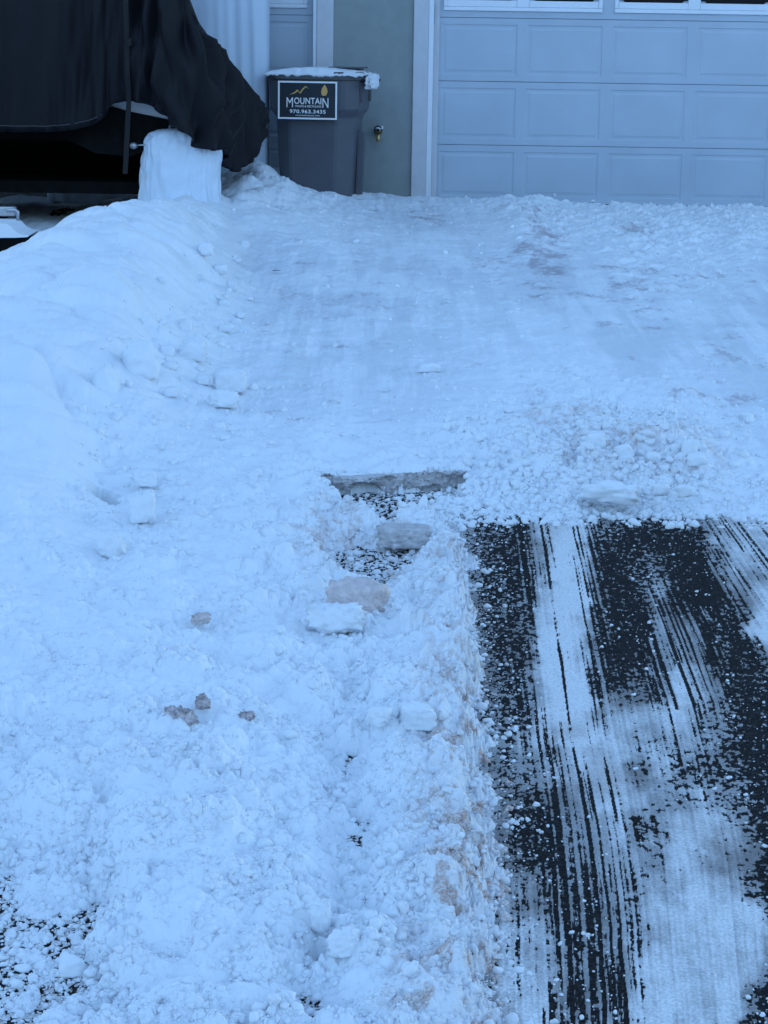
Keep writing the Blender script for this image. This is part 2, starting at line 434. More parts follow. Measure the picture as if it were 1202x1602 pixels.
def asphalt_material():
    m = bpy.data.materials.new("asphalt")
    m.use_nodes = True
    n, l = m.node_tree.nodes, m.node_tree.links
    b = n["Principled BSDF"]
    tc = n.new("ShaderNodeTexCoord")
    ag = n.new("ShaderNodeTexVoronoi"); ag.inputs["Scale"].default_value = 140
    l.new(tc.outputs["Object"], ag.inputs["Vector"])
    nz = n.new("ShaderNodeTexNoise"); nz.inputs["Scale"].default_value = 90; nz.inputs["Detail"].default_value = 6
    l.new(tc.outputs["Object"], nz.inputs["Vector"])
    stone = n.new("ShaderNodeTexVoronoi"); stone.inputs["Scale"].default_value = 170
    l.new(tc.outputs["Object"], stone.inputs["Vector"])
    sv = n.new("ShaderNodeSeparateColor"); l.new(stone.outputs["Color"], sv.inputs[0])
    pw = n.new("ShaderNodeMath"); pw.operation = 'POWER'; pw.inputs[1].default_value = 3.0
    l.new(sv.outputs[0], pw.inputs[0])
    dark = mixrgb(n, l, pw.outputs[0], mixrgb(n, l, nz.outputs["Fac"], (0.004, 0.004, 0.005), (0.013, 0.013, 0.014)), (0.030, 0.029, 0.030))
    at_ = n.new("ShaderNodeAttribute"); at_.attribute_name = "masks"
    sep = n.new("ShaderNodeSeparateColor")
    l.new(at_.outputs["Color"], sep.inputs[0])
    # film of packed snow, its fine grain broken by the stones
    a1 = n.new("ShaderNodeMath"); a1.operation = 'SUBTRACT'; a1.inputs[1].default_value = 0.5
    l.new(nz.outputs["Fac"], a1.inputs[0])
    a2 = n.new("ShaderNodeMath"); a2.operation = 'MULTIPLY_ADD'; a2.inputs[1].default_value = 0.55
    l.new(a1.outputs[0], a2.inputs[0]); l.new(sep.outputs[0], a2.inputs[2])
    sm = n.new("ShaderNodeMapRange"); sm.interpolation_type = 'SMOOTHSTEP'
    sm.inputs["From Min"].default_value = 0.12; sm.inputs["From Max"].default_value = 0.88
    l.new(a2.outputs[0], sm.inputs["Value"])
    grain = n.new("ShaderNodeTexNoise"); grain.inputs["Scale"].default_value = 160; grain.inputs["Detail"].default_value = 4
    l.new(tc.outputs["Object"], grain.inputs["Vector"])
    gr = n.new("ShaderNodeMapRange"); gr.inputs["From Min"].default_value = 0.3; gr.inputs["From Max"].default_value = 0.7
    gr.inputs["To Min"].default_value = 0.72; gr.inputs["To Max"].default_value = 1.12
    l.new(grain.outputs["Fac"], gr.inputs["Value"])
    thickness = n.new("ShaderNodeMath"); thickness.operation = 'MULTIPLY'; thickness.use_clamp = True
    th0 = n.new("ShaderNodeMath"); th0.operation = 'MULTIPLY'
    l.new(gr.outputs[0], th0.inputs[0]); l.new(sep.outputs[1], th0.inputs[1])
    l.new(sm.outputs[0], thickness.inputs[0]); l.new(th0.outputs[0], thickness.inputs[1])
    wh = mixrgb(n, l, sep.outputs[2], (0.70, 0.70, 0.71), (0.36, 0.33, 0.32))
    col = mixrgb(n, l, thickness.outputs[0], dark, wh)
    l.new(col, b.inputs["Base Color"])
    b.inputs["Roughness"].default_value = 0.85
    b.inputs["Specular IOR Level"].default_value = 0.08
    bp = n.new("ShaderNodeBump"); bp.inputs["Strength"].default_value = 0.5; bp.inputs["Distance"].default_value = 0.003
    l.new(ag.outputs["Distance"], bp.inputs["Height"])
    l.new(bp.outputs[0], b.inputs["Normal"])
    return m


ASPHALT = asphalt_material()
STUCCO = mat("stucco", (0.245, 0.275, 0.275), 0.9, noise=0.06, nscale=9, bump=0.5, bscale=140)
TRIM = mat("trim", (0.50, 0.50, 0.53), 0.7, noise=0.05, nscale=12, bump=0.15, bscale=120)
WHITE_TRIM = mat("white_trim", (0.66, 0.69, 0.74), 0.5, noise=0.03, nscale=8)
DOORM = mat("door_paint", (0.38, 0.44, 0.51), 0.45, noise=0.05, nscale=3, bump=0.05, bscale=200)
GLASS = mat("dark_glass", (0.006, 0.006, 0.008), 0.25, spec=0.15)
BLACK = mat("black_rubber", (0.012, 0.012, 0.013), 0.7, noise=0.2)
CARTM = mat("cart_plastic", (0.074, 0.078, 0.094), 0.5, noise=0.08, nscale=7, bump=0.1, bscale=90)
LIDM = mat("cart_lid", (0.070, 0.068, 0.074), 0.55, noise=0.08, nscale=9)
SIGNM = mat("sign_navy", (0.012, 0.017, 0.026), 0.45)
LETTER = mat("sign_white", (0.80, 0.80, 0.80), 0.5)
GOLD = mat("sign_gold", (0.62, 0.36, 0.10), 0.5)
COVERM = mat("cover_fabric", (0.006, 0.0062, 0.009), 0.62, noise=0.15, nscale=4, bump=0.2, bscale=350, spec=0.2)
STRAPM = mat("strap_webbing", (0.005, 0.005, 0.006), 0.8, bump=0.3, bscale=300)
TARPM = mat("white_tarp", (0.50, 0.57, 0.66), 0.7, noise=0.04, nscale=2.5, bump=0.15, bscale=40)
WRAPM = mat("white_wrap", (0.62, 0.69, 0.78), 0.5, noise=0.05, nscale=6, bump=0.2, bscale=30)
HULLM = mat("hull_white", (0.62, 0.64, 0.68), 0.35)
DARKM = mat("underbody_dark", (0.006, 0.006, 0.006), 0.8, noise=0.3, nscale=12, spec=0.05)
STEEL = mat("galvanised_steel", (0.42, 0.43, 0.45), 0.4, 0.7, noise=0.1, nscale=30)
BRASS = mat("weathered_brass", (0.42, 0.30, 0.14), 0.4, 0.8, noise=0.15, nscale=60)
ROOFM = mat("roof_shingle", (0.09, 0.08, 0.08), 0.9, noise=0.2, nscale=6)
CONCRETE = mat("concrete", (0.34, 0.33, 0.31), 0.9, noise=0.1, nscale=15, bump=0.3, bscale=90)
ICEM = mat("dirty_ice", (0.47, 0.445, 0.455), 0.45, noise=0.22, nscale=38, bump=0.9, bscale=70)
ICE_LIGHT = mat("pale_ice", (0.60, 0.51, 0.50), 0.5, noise=0.18, nscale=45, bump=0.7, bscale=110)
DIRTSNOW = mat("gritty_snow", (0.52, 0.445, 0.455), 0.85, noise=0.6, nscale=60, bump=0.9, bscale=120)
LEAFM = mat("dead_leaf", (0.07, 0.045, 0.03), 0.8, noise=0.3, nscale=60)


# ------------------------------------------------------------------ object helpers
def tag(o, label=None, cat=None, group=None, kind=None):
    if label: o["label"] = label
    if cat: o["category"] = cat
    if group: o["group"] = group
    if kind: o["kind"] = kind
    return o


def empty(name, loc, label, cat, rz=0.0):
    o = bpy.data.objects.new(name, None)
    COL.objects.link(o)
    o.location = loc
    o.rotation_euler = (0, 0, rz)
    o.empty_display_size = 0.1
    return tag(o, label, cat)


def link_bm(name, bm, m, parent=None, smooth=False, origin=None):
    """Link a bmesh drawn in world space as one object; its origin moves to the given point or its parent's."""
    me = bpy.data.meshes.new(name)
    bmesh.ops.recalc_face_normals(bm, faces=bm.faces[:])
    bm.to_mesh(me); bm.free()
    for p in me.polygons:
        p.use_smooth = smooth
    me.materials.append(m)
    o = bpy.data.objects.new(name, me)
    COL.objects.link(o)
    if parent is not None:
        o.parent = parent
        inv = world_of(parent).inverted()
        me.transform(inv)
    elif origin is not None:
        me.transform(Matrix.Translation(-Vector(origin)))
        o.location = origin
    return o


def world_of(o):
    m = Matrix.LocRotScale(o.location, o.rotation_euler, o.scale)
    return world_of(o.parent) @ m if o.parent else m


def add_box(bm, x0, x1, y0, y1, z0, z1, bevel=0.0, M=None):
    r = bmesh.ops.create_cube(bm, size=1.0)
    vs = r["verts"]
    for v in vs:
        v.co = Vector(((x0 + x1) / 2 + v.co.x * (x1 - x0), (y0 + y1) / 2 + v.co.y * (y1 - y0), (z0 + z1) / 2 + v.co.z * (z1 - z0)))
    if M is not None:
        for v in vs:
            v.co = M @ v.co
    if bevel:
        es = list({e for v in vs for e in v.link_edges})
        bmesh.ops.bevel(bm, geom=es, offset=bevel, segments=2, affect='EDGES', profile=0.6)


def add_tube(bm, pts, r, seg=10, cap=True):
    pts = [Vector(p) for p in pts]
    rings = []
    for i, p in enumerate(pts):
        d = (pts[min(i + 1, len(pts) - 1)] - pts[max(i - 1, 0)]).normalized()
        a = d.orthogonal().normalized() if i == 0 else (rings_a - d * rings_a.dot(d)).normalized()
        rings_a = a
        b = d.cross(a)
        rr = r[i] if isinstance(r, (list, tuple)) else r
        rings.append([bm.verts.new(p + (a * math.cos(t) + b * math.sin(t)) * rr) for t in [2 * math.pi * k / seg for k in range(seg)]])
    for A, B in zip(rings, rings[1:]):
        for k in range(seg):
            bm.faces.new((A[k], A[(k + 1) % seg], B[(k + 1) % seg], B[k]))
    if cap:
        bm.faces.new(rings[0][::-1]); bm.faces.new(rings[-1])


def loft(bm, rings, closed=True, cap0=True, cap1=True):
    vr = [[bm.verts.new(p) for p in r] for r in rings]
    n = len(vr[0])
    for A, B in zip(vr, vr[1:]):
        for k in range(n if closed else n - 1):
            bm.faces.new((A[k], A[(k + 1) % n], B[(k + 1) % n], B[k]))
    if cap0: bm.faces.new(vr[0][::-1])
    if cap1: bm.faces.new(vr[-1])


def np_mesh(name, verts, quads, m, attr=None, smooth=True, tris=False):
    me = bpy.data.meshes.new(name)
    k = 3 if tris else 4
    nv, nf = len(verts), len(quads)
    me.vertices.add(nv); me.loops.add(nf * k); me.polygons.add(nf)
    me.vertices.foreach_set("co", np.asarray(verts, np.float32).ravel())
    me.loops.foreach_set("vertex_index", np.asarray(quads, np.int32).ravel())
    me.polygons.foreach_set("loop_start", np.arange(0, nf * k, k, dtype=np.int32))
    me.polygons.foreach_set("use_smooth", np.full(nf, smooth, bool))
    if attr is not None:
        ca = me.color_attributes.new("masks", 'FLOAT_COLOR', 'POINT')
        ca.data.foreach_set("color", np.asarray(attr, np.float32).ravel())
    me.update(calc_edges=True)
    me.validate()
    me.materials.append(m)
    o = bpy.data.objects.new(name, me)
    COL.objects.link(o)
    return o


# ------------------------------------------------------------------ the snow-covered ground
def fan(us, Ys):
    Y = np.asarray(Ys)
    depth = Y * math.cos(PITCH) + (EYE - gz(Y)) * math.sin(PITCH)
    X = (np.asarray(us)[None, :] - CX) / F_PX * depth[:, None]
    return X, np.repeat(Y[:, None], len(us), 1)


def v_to_Y(v):
    return ground_at(CX, v).y


def quads_of(nr, nc):
    i = np.arange(nr * nc).reshape(nr, nc)
    return np.stack([i[:-1, :-1], i[:-1, 1:], i[1:, 1:], i[1:, :-1]], -1).reshape(-1, 4)


def rows(vtop, dmax, step):
    Ys = [v_to_Y(v) for v in np.arange(2150, 1640, -6)] + [v_to_Y(v) for v in np.arange(1640, vtop, -step)]
    out = [Ys[0]]
    for y in Ys[1:]:
        k = max(1, int(math.ceil((y - out[-1]) / dmax)))
        a = out[-1]
        out += [a + (y - a) * (i + 1) / k for i in range(k)]
    return np.array([y for y in out if y < 17.12])


STEP = 1.35
us = np.concatenate([np.arange(-900, -20, 8), np.arange(-20, 1222, STEP), np.arange(1222, 2100, 8)])
Ys = rows(318, 0.02, STEP)
X, Y = fan(us, Ys)
h, dirt, thin, ice, rough = snow_h(X, Y)
Z = gz(Y) + h
q = quads_of(*X.shape)
hm = h.ravel()[q].max(1)
q = q[hm > -0.004]
used, inv = np.unique(q, return_inverse=True)
V = np.stack([X.ravel(), Y.ravel(), Z.ravel()], 1)[used]
A = np.stack([dirt.ravel(), thin.ravel(), ice.ravel(), np.ones(dirt.size)], 1)[used]
snow = np_mesh("snow_ground", V, inv.reshape(-1, 4), SNOW, A)
tag(snow, kind="structure")
del V, A, q, hm, inv, used

# asphalt with its film of packed snow
COVER_ROWS = [
    (800, "8 6 4 4 5 8 9 6 5 5 4 4 4 4 7 7 7 7"),
    (845, "9 5 2 2 3 7 9 7 4 1 1 1 1 1 6 7 7 7"),
    (890, "9 5 1 1 3 5 9 7 3 1 3 4 1 0 3 7 6 7"),
    (935, "9 7 2 2 4 8 9 9 4 1 2 6 2 0 0 4 7 8"),
    (980, "9 8 2 2 3 8 9 8 3 1 1 6 5 5 2 1 8 9"),
    (1025, "9 9 3 2 2 8 9 8 3 1 1 4 6 5 4 1 2 7"),
    (1070, "9 9 4 2 3 8 9 8 4 2 3 4 7 6 5 2 1 2"),
    (1115, "9 9 3 2 2 7 9 9 7 7 7 7 8 7 5 2 1 1"),
    (1160, "9 9 6 4 6 7 8 9 8 8 7 6 6 6 6 3 1 1"),
    (1205, "9 9 7 3 5 6 5 7 8 9 5 7 5 3 4 3 1 1"),
    (1250, "9 9 7 4 2 4 4 6 7 8 8 7 6 6 6 5 2 1"),
    (1295, "9 9 8 5 1 2 4 5 6 7 4 6 8 8 7 7 4 1"),
    (1340, "9 9 6 6 1 1 3 4 5 6 7 6 8 7 7 7 6 1"),
    (1385, "9 9 6 7 6 4 4 3 4 5 6 7 7 8 8 7 4 1"),
    (1430, "9 9 5 7 5 5 4 3 3 4 6 8 8 8 8 8 8 3"),
    (1475, "9 9 5 8 7 6 5 3 3 4 6 8 8 8 8 8 9 6"),
    (1520, "9 9 6 8 8 7 5 4 3 4 7 8 8 8 8 9 8 5"),
    (1565, "9 9 6 8 8 7 5 3 4 4 7 8 9 8 8 8 4 1"),
    (1610, "9 9 4 6 8 7 4 3 4 4 7 8 8 9 8 8 3 1")]
STREAK_ROWS = [
    (800, "1 1 1 1 4 8 4 9 4 1 1 1 1 3 8 8 8 8"),
    (890, "1 1 1 1 5 9 4 9 5 1 1 2 1 1 6 9 9 9"),
    (980, "1 1 1 1 2 6 8 8 4 2 2 8 9 9 4 2 4 6"),
    (1070, "1 1 1 1 4 8 9 9 6 3 4 6 9 9 7 1 1 1"),
    (1160, "1 1 1 2 5 7 9 9 6 4 4 4 5 5 3 1 1 1"),
    (1250, "1 1 1 2 2 5 9 9 9 6 3 2 2 2 2 1 1 1"),
    (1340, "1 1 2 3 2 3 7 9 9 9 4 2 2 2 2 2 1 1"),
    (1430, "1 1 2 6 7 7 8 9 9 9 4 2 2 2 2 2 1 1"),
    (1520, "1 1 2 5 7 8 8 8 8 9 5 2 2 4 4 2 1 1"),
    (1610, "1 1 1 3 6 7 7 7 8 8 5 2 2 4 4 2 1 1")]


def grid_sample(tbl, u, v, jitter=None):
    ry = np.array([r[0] for r in tbl], float)
    g = np.array([[float(c) for c in r[1].split()] for r in tbl]) / 9.0
    fx = np.clip((u - 700) / 30.0, 0, g.shape[1] - 1.001)
    fy = np.interp(v, ry, np.arange(len(ry)))
    fy = np.clip(fy, 0, len(ry) - 1.001)
    ix, iy = fx.astype(int), fy.astype(int)
    a, b = fx - ix, fy - iy
    a = a * a * (3 - 2 * a); b = b * b * (3 - 2 * b)
    return (g[iy, ix] * (1 - a) + g[iy, ix + 1] * a) * (1 - b) + (g[iy + 1, ix] * (1 - a) + g[iy + 1, ix + 1] * a) * b


def streak_coord(u, v):
    L0 = np.interp(v, [800, 950, 1100, 1300, 1602], [735, 745, 760, 770, 775])
    L1 = np.interp(v, [800, 900, 1000, 1150, 1300, 1450, 1602], [862, 880, 895, 916, 948, 966, 976])
    L2 = np.interp(v, [800, 900, 1000, 1100, 1200, 1350, 1602], [975, 1008, 1046, 1082, 1108, 1138, 1162])
    L3 = np.interp(v, [800, 900, 1000, 1100, 1300, 1602], [1085, 1146, 1210, 1254, 1296, 1325])
    s = np.where(u < L1, (u - L0) / (L1 - L0), np.where(u < L2, 1 + (u - L1) / (L2 - L1), 2 + (u - L2) / (L3 - L2)))
    return s


us2 = np.concatenate([np.arange(-900, -20, 12), np.arange(-20, 440, 2.6), np.arange(440, 1222, 1.3), np.arange(1222, 2100, 8)])
Ys2 = np.concatenate([rows(715, 0.5, 1.3), np.arange(8.2, 17.1, 0.5)])
Ys2 = np.unique(Ys2)
X, Y = fan(us2, Ys2)
u, v = to_px(X, Y, gz(Y))
ju = u + 9 * fbm(X * 14, Y * 7, 101, 3)
jv = v + 14 * fbm(X * 14, Y * 7, 111, 3)
C = grid_sample(COVER_ROWS, ju, jv)
S = grid_sample(STREAK_ROWS, ju, jv)
sc_ = streak_coord(u, v)


def lanes(L, vl, seed):
    c_ = sc_ * L + 0.25 * perlin(sc_ * 3, v / 90, seed + 5) + 0.12 * perlin(sc_ * 9, v / 30, seed + 6)
    i_ = np.floor(c_)
    return 0.50 * (np.mod(i_, 2) * 2 - 1) + 0.9 * (_r(i_, i_ * 0, seed) - 0.5) + 0.75 * perlin(i_ * 0.37 + 0.21, v / vl, seed + 1)


st = 0.85 * lanes(24, 240, 121) + 0.5 * lanes(43, 170, 126) + 0.35 * perlin(sc_ * 55, v / 80, 123)
gate = sstep(-0.5, 0.4, perlin(sc_ * 9, v / 60.0, 124) + 0.35 * perlin(X * 60, Y * 40, 125))
sp = fbm(X * 55, Y * 38, 131, 3, 0.6)
sp2 = fbm(X * 130, Y * 90, 141, 2, 0.7)
val = 0.06 + 0.90 * C + st * S * (0.30 + 0.34 * gate) + (sp * (0.55 - 0.42 * S) + sp2 * (0.24 - 0.17 * S)) * (1.0 - 0.45 * sstep(0.7, 0.9, C))
# packed, smooth plough-pressed area: less broken
smooth_zone = sstep(0.68, 0.84, C) * (1 - S)
val = val + 0.10 * smooth_zone
dl = sstep(0.25, 0.7, lanes(30, 140, 136)) * sstep(-0.15, 0.45, perlin(sc_ * 5, v / 75.0, 139))
val = val - 0.55 * dl * sstep(0.3, 0.8, S)
edge_d = np.maximum(poly_sd(X, Y, W_MAIN), 0)
val = val + np.exp(-edge_d / (0.05 + 0.035 * fbm(X * 8, Y * 8, 181, 3).clip(-0.8, 1))) * (0.28 + 0.55 * sp2 + 0.35 * sp)
wd = 0.075 + 0.10 * sstep(0.6, 0.8, C) * (1 - S)
film = sstep(0.50 - wd, 0.50 + wd, val)
tone = 0.46 + 0.54 * sstep(0.58, 1.08, C + 0.16 * fbm(X * 8, Y * 4, 151, 5, 0.65) + 0.08 * st + 0.10 * S)
brown = np.clip(0.35 + 0.8 * fbm(X * 5, Y * 3, 161, 4) - 0.5 * C, 0, 0.6) + 0.25 * (1 - tone)
outside = (u < 690)
sp3 = fbm(X * 70, Y * 50, 171, 3, .65)
film = np.where(outside & (X < -1.4) & (Y > 9.0), 0.05, np.where(outside, sstep(-0.35, 0.25, sp3), film))
tone = np.where(outside, 0.9, tone)
Z = gz(Y) + 0.0012 * film + 0.0006 * sp2 * (Y < 8)
V = np.stack([X.ravel(), Y.ravel(), Z.ravel()], 1)
A = np.stack([film.ravel(), tone.ravel(), np.clip(brown, 0, 1).ravel(), np.ones(film.size)], 1)
drive = np_mesh("driveway", V, quads_of(*X.shape), ASPHALT, A)
tag(drive, kind="structure")
del V, A

# wide snow field around everything, just below
gx = np.array([-150, -60, -30, -15, -8, 0, 8, 15, 30, 60, 150], float)
gy = np.array([-150, -60, -20, 0, 5, 10, 17.3, 20, 30, 60, 150], float)
XX, YY = np.meshgrid(gx, gy)
ZZ = np.where(YY < 17.3, gz(np.maximum(YY, -20)), gz(np.array(17.3))) - 0.07
field = np_mesh("ground", np.stack([XX.ravel(), YY.ravel(), ZZ.ravel()], 1), quads_of(*XX.shape), SNOW_PLAIN)
tag(field, kind="structure")

# unseen dark hill added behind the camera to cut low sky light
BLOCKERM = mat("sky_blocker_dark", (0.06, 0.065, 0.06), 0.95, noise=0.4, nscale=0.12)
ha = np.linspace(math.radians(165), math.radians(375), 120)        # from the left round behind to the right
hr = np.linspace(0, 1, 24)
HA, HR = np.meshgrid(ha, hr)
RR = 55 + 170 * HR
crest = np.sin(np.clip((HA - ha[0]) / (ha[-1] - ha[0]), 0, 1) * math.pi) ** 0.6
HZ = -3.2 + 48 * sstep(0, 1, HR) * crest * (1 + 0.16 * fbm(HA * 2.2, HR * 1.5, 601, 4)) + 1.5 * fbm(HA * 40, HR * 16, 602, 2) * HR
sky_blocker_hills = np_mesh("sky_blocker_hills", np.stack([(RR * np.cos(HA)).ravel(), (RR * np.sin(HA)).ravel(), HZ.ravel()], 1), quads_of(*HA.shape), BLOCKERM)
tag(sky_blocker_hills, kind="structure")

# ------------------------------------------------------------------ loose crumbs of snow (uncountable)
rng = np.random.default_rng(5)


def crumb_shapes(n, sub):
    out = []
    bm = bmesh.new()
    bmesh.ops.create_icosphere(bm, subdivisions=sub, radius=1.0)
    base = np.array([v.co[:] for v in bm.verts])
    fs = np.array([[v.index for v in f.verts] for f in bm.faces])
    bm.free()
    for i in range(n):
        nn = rng.normal(size=(9, 3)); nn /= np.linalg.norm(nn, axis=1, keepdims=True)
        d = np.maximum(base @ nn.T, 0) / rng.uniform(0.62, 1.0, 9)
        d = np.minimum(((d ** 8).sum(1) + 0.03) ** (-1 / 8), 1.15)
        for k in range(4):
            dirn = rng.normal(size=3); dirn /= np.linalg.norm(dirn)
            d = d + 0.09 * np.sin(4.5 * base @ dirn + rng.uniform(0, 6))
        d = d + rng.normal(0, 0.05, len(base))
        out.append(base * d[:, None] * rng.uniform(0.82, 1.12, 3))
    return np.array(out), fs


def scatter(px0, px1, py0, py1, n, rmin, rmax, power, keepfn, sink=0.15):
    u = rng.uniform(px0, px1, n); v = rng.uniform(py0, py1, n)
    d = np.stack([(u - CX) / F_PX, (CY - v) / F_PX, -np.ones(n)], 0)
    w = R_np @ d
    t = (G0 - EYE) / (w[2] - GS * w[1])
    x, y = w[0] * t, w[1] * t
    hh, di, th, ic, ro = snow_h(x, y)
    k = rng.uniform(0, 1, n) < keepfn(u, v, x, y, hh, ro)
    q = rng.uniform(0, 1, n)
    e = 1.0 - power
    r = (rmin ** e + q * (rmax ** e - rmin ** e)) ** (1 / e)
    return np.stack([x, y, np.maximum(hh, 0.0), r, di, np.full(n, sink)], 1)[k]


def clump(x, y, f, sd):
    return sstep(-0.35, 0.45, fbm(x * f, y * f, sd, 3))


UF = lambda u, v: (u < 690)
sets = np.concatenate([
    # ploughed field and berm
    scatter(-20, 800, 850, 1660, 36000, 0.0020, 0.015, 3.0, lambda u, v, x, y, h_, ro: np.where(h_ > -0.002, np.clip(ro, 0, 1) ** 1.5 * (0.06 + 0.94 * clump(x, y, 6, 701) ** 1.5), 0.16 * UF(u, v))),
    scatter(490, 800, 800, 1660, 8000, 0.0022, 0.017, 2.8, lambda u, v, x, y, h_, ro: np.where(h_ > -0.002, 0.8 * ro * clump(x, y, 7, 706), 0.2)),
    scatter(700, 900, 800, 1660, 9000, 0.0018, 0.011, 2.7, lambda u, v, x, y, h_, ro: np.where(h_ < 0.002, 0.9 * np.exp(-np.maximum(poly_sd(x, y, W_MAIN), 0) / 0.035) * clump(x, y, 9, 707), 0.0)),
    scatter(-20, 210, 1290, 1660, 3500, 0.0020, 0.009, 2.6, lambda u, v, x, y, h_, ro: np.where(h_ > 0.03, 0.2, 0.55)),
    # rubble bank across the drive
    scatter(600, 1230, 650, 812, 12000, 0.0035, 0.024, 2.2, lambda u, v, x, y, h_, ro: np.where(h_ > 0, np.clip(ro, 0, 1) ** 1.4 * (0.3 + 0.7 * clump(x, y, 4, 703)), 0.35) * sstep(620, 780, u) * sstep(645, 690, v)),
    scatter(690, 1230, 775, 836, 4200, 0.003, 0.020, 2.2, lambda u, v, x, y, h_, ro: np.where(u > 1090, 0.3, 0.9) * sstep(0, 1, (832 - v + 12 * fbm(x * 9, y * 9, 704, 3)) / 30.0) ** 1.5),
    # flecks on the bare asphalt
    scatter(690, 1230, 795, 1660, 5000, 0.0013, 0.0055, 2.6, lambda u, v, x, y, h_, ro: np.where(h_ < 0, np.clip(1.0 - grid_sample(COVER_ROWS, u, v) * 1.15, 0, 1) * (0.35 + 0.65 * clump(x, y, 12, 702)), 0), 0.3),
    # broken bits on the upper drive
    scatter(300, 1230, 320, 720, 3600, 0.004, 0.022, 2.6, lambda u, v, x, y, h_, ro: np.clip(ro * 1.5 - 0.12, 0, 1)),
    scatter(120, 430, 400, 870, 1500, 0.005, 0.028, 2.4, lambda u, v, x, y, h_, ro: np.clip(ro * 1.3 - 0.12, 0, 1)),
    scatter(480, 730, 762, 930, 3500, 0.003, 0.016, 2.3, lambda u, v, x, y, h_, ro: np.where(h_ > 0.02, 0.4, 0.20))])
big = sets[:, 3] > 0.0042
PV, PF, PA, off = [], [], [], 0
for sel, sub in ((big, 2), (~big, 1)):
    S_, F_ = crumb_shapes(24, sub)
    D = sets[sel]
    a = rng.uniform(0, 6.283, len(D)); ca, sa = np.cos(a)[:, None], np.sin(a)[:, None]
    P = S_[rng.integers(24, size=len(D))] * D[:, 3][:, None, None]
    px_, py_ = P[:, :, 0] * ca - P[:, :, 1] * sa, P[:, :, 0] * sa + P[:, :, 1] * ca
    P = np.stack([px_ + D[:, 0:1], py_ + D[:, 1:2], P[:, :, 2] * 0.9 + (gz(D[:, 1]) + D[:, 2] + D[:, 3] * D[:, 5])[:, None]], -1)
    nv = S_.shape[1]
    PV.append(P.reshape(-1, 3))
    PF.append((F_[None] + (np.arange(len(D)) * nv)[:, None, None]).reshape(-1, 3) + off)
    off += len(D) * nv
    c = np.zeros((len(D), nv, 4)); c[:, :, 0] = (D[:, 4] * 0.8)[:, None]; c[:, :, 3] = 1
    PA.append(c.reshape(-1, 4))
crumbs = np_mesh("snow_crumbs", np.concatenate(PV), np.concatenate(PF), SNOW, np.concatenate(PA), True, True)
tag(crumbs, "loose crumbs of shovelled snow scattered over the drive", "snow crumbs", kind="stuff")
del PV, PF, PA

# ------------------------------------------------------------------ the garage building
WY = 17.15                                   # wall face
DY = WY + 0.10                               # door face


def xw(px, py=200, Y=WY):
    return at(px, py, Y).x


def zw(py, px=700, Y=WY):
    return at(px, py, Y).z


base_z = float(gz(np.array(17.3)))
house = empty("garage_building", (0, WY, base_z), "garage building with grey green stucco pier and white panelled doors", "garage")
x_door = xw(681, 200, DY)
x_stop = xw(676)
x_white = xw(668)
x_trim = xw(645)
x_tr2 = xw(522, 60)
x_w2 = xw(496, 60)
x_d2 = xw(490, 60)
DOOR_W = 5.6
TOPZ = base_z + 2.45
EAVE = 6.2
x_r_end = x_door + DOOR_W
x_l_end = x_d2 - DOOR_W
# stucco walls round the two openings
bm = bmesh.new()
add_box(bm, x_tr2 - 0.01, x_trim + 0.01, WY, WY + 0.25, base_z - 0.3, TOPZ)
add_box(bm, x_l_end - 2.5, x_l_end - 0.24, WY, WY + 0.25, base_z - 0.3, TOPZ)
add_box(bm, x_r_end + 0.24, x_r_end + 2.5, WY, WY + 0.25, base_z - 0.3, TOPZ)
add_box(bm, x_l_end - 2.5, x_r_end + 2.5, WY, WY + 0.25, TOPZ, base_z + EAVE)
add_box(bm, x_l_end - 2.5, x_l_end - 2.25, WY + 0.25, WY + 9.0, base_z - 0.3, base_z + EAVE)
add_box(bm, x_r_end + 2.25, x_r_end + 2.5, WY + 0.25, WY + 9.0, base_z - 0.3, base_z + EAVE)
add_box(bm, x_l_end - 2.25, x_r_end + 2.25, WY + 8.75, WY + 9.0, base_z - 0.3, base_z + EAVE)
link_bm("wall", bm, STUCCO, house)
bm = bmesh.new()
xa, xb = x_l_end - 3.0, x_r_end + 3.0
ya, yb, ym, ze, zr = WY - 0.6, WY + 9.6, WY + 4.5, base_z + EAVE, base_z + EAVE + 2.6
loft(bm, [[(xa, ya, ze + .003), (xa, ym, zr), (xa, yb, ze + .003), (xa, yb, ze + 0.2), (xa, ym, zr + 0.2), (xa, ya, ze + 0.2)],
          [(xb, ya, ze + .003), (xb, ym, zr), (xb, yb, ze + .003), (xb, yb, ze + 0.2), (xb, ym, zr + 0.2), (xb, ya, ze + 0.2)]])
link_bm("roof", bm, ROOFM, house)
for (a, b, m, fy, nm) in [(x_trim, x_white, TRIM, WY - 0.030, "trim_board"), (x_white, x_stop, WHITE_TRIM, WY - 0.018, "door_casing"),
                          (x_stop, x_door + 0.02, TRIM, WY + 0.055, "door_stop"),
                          (x_w2, x_tr2, TRIM, WY - 0.030, "trim_board"), (x_d2, x_w2, WHITE_TRIM, WY - 0.018, "door_casing")]:
    bm = bmesh.new()
    add_box(bm, a, b - 0.001, fy, WY + 0.245, base_z - 0.12, TOPZ - 0.002, 0.004)
    link_bm(nm, bm, m, house)


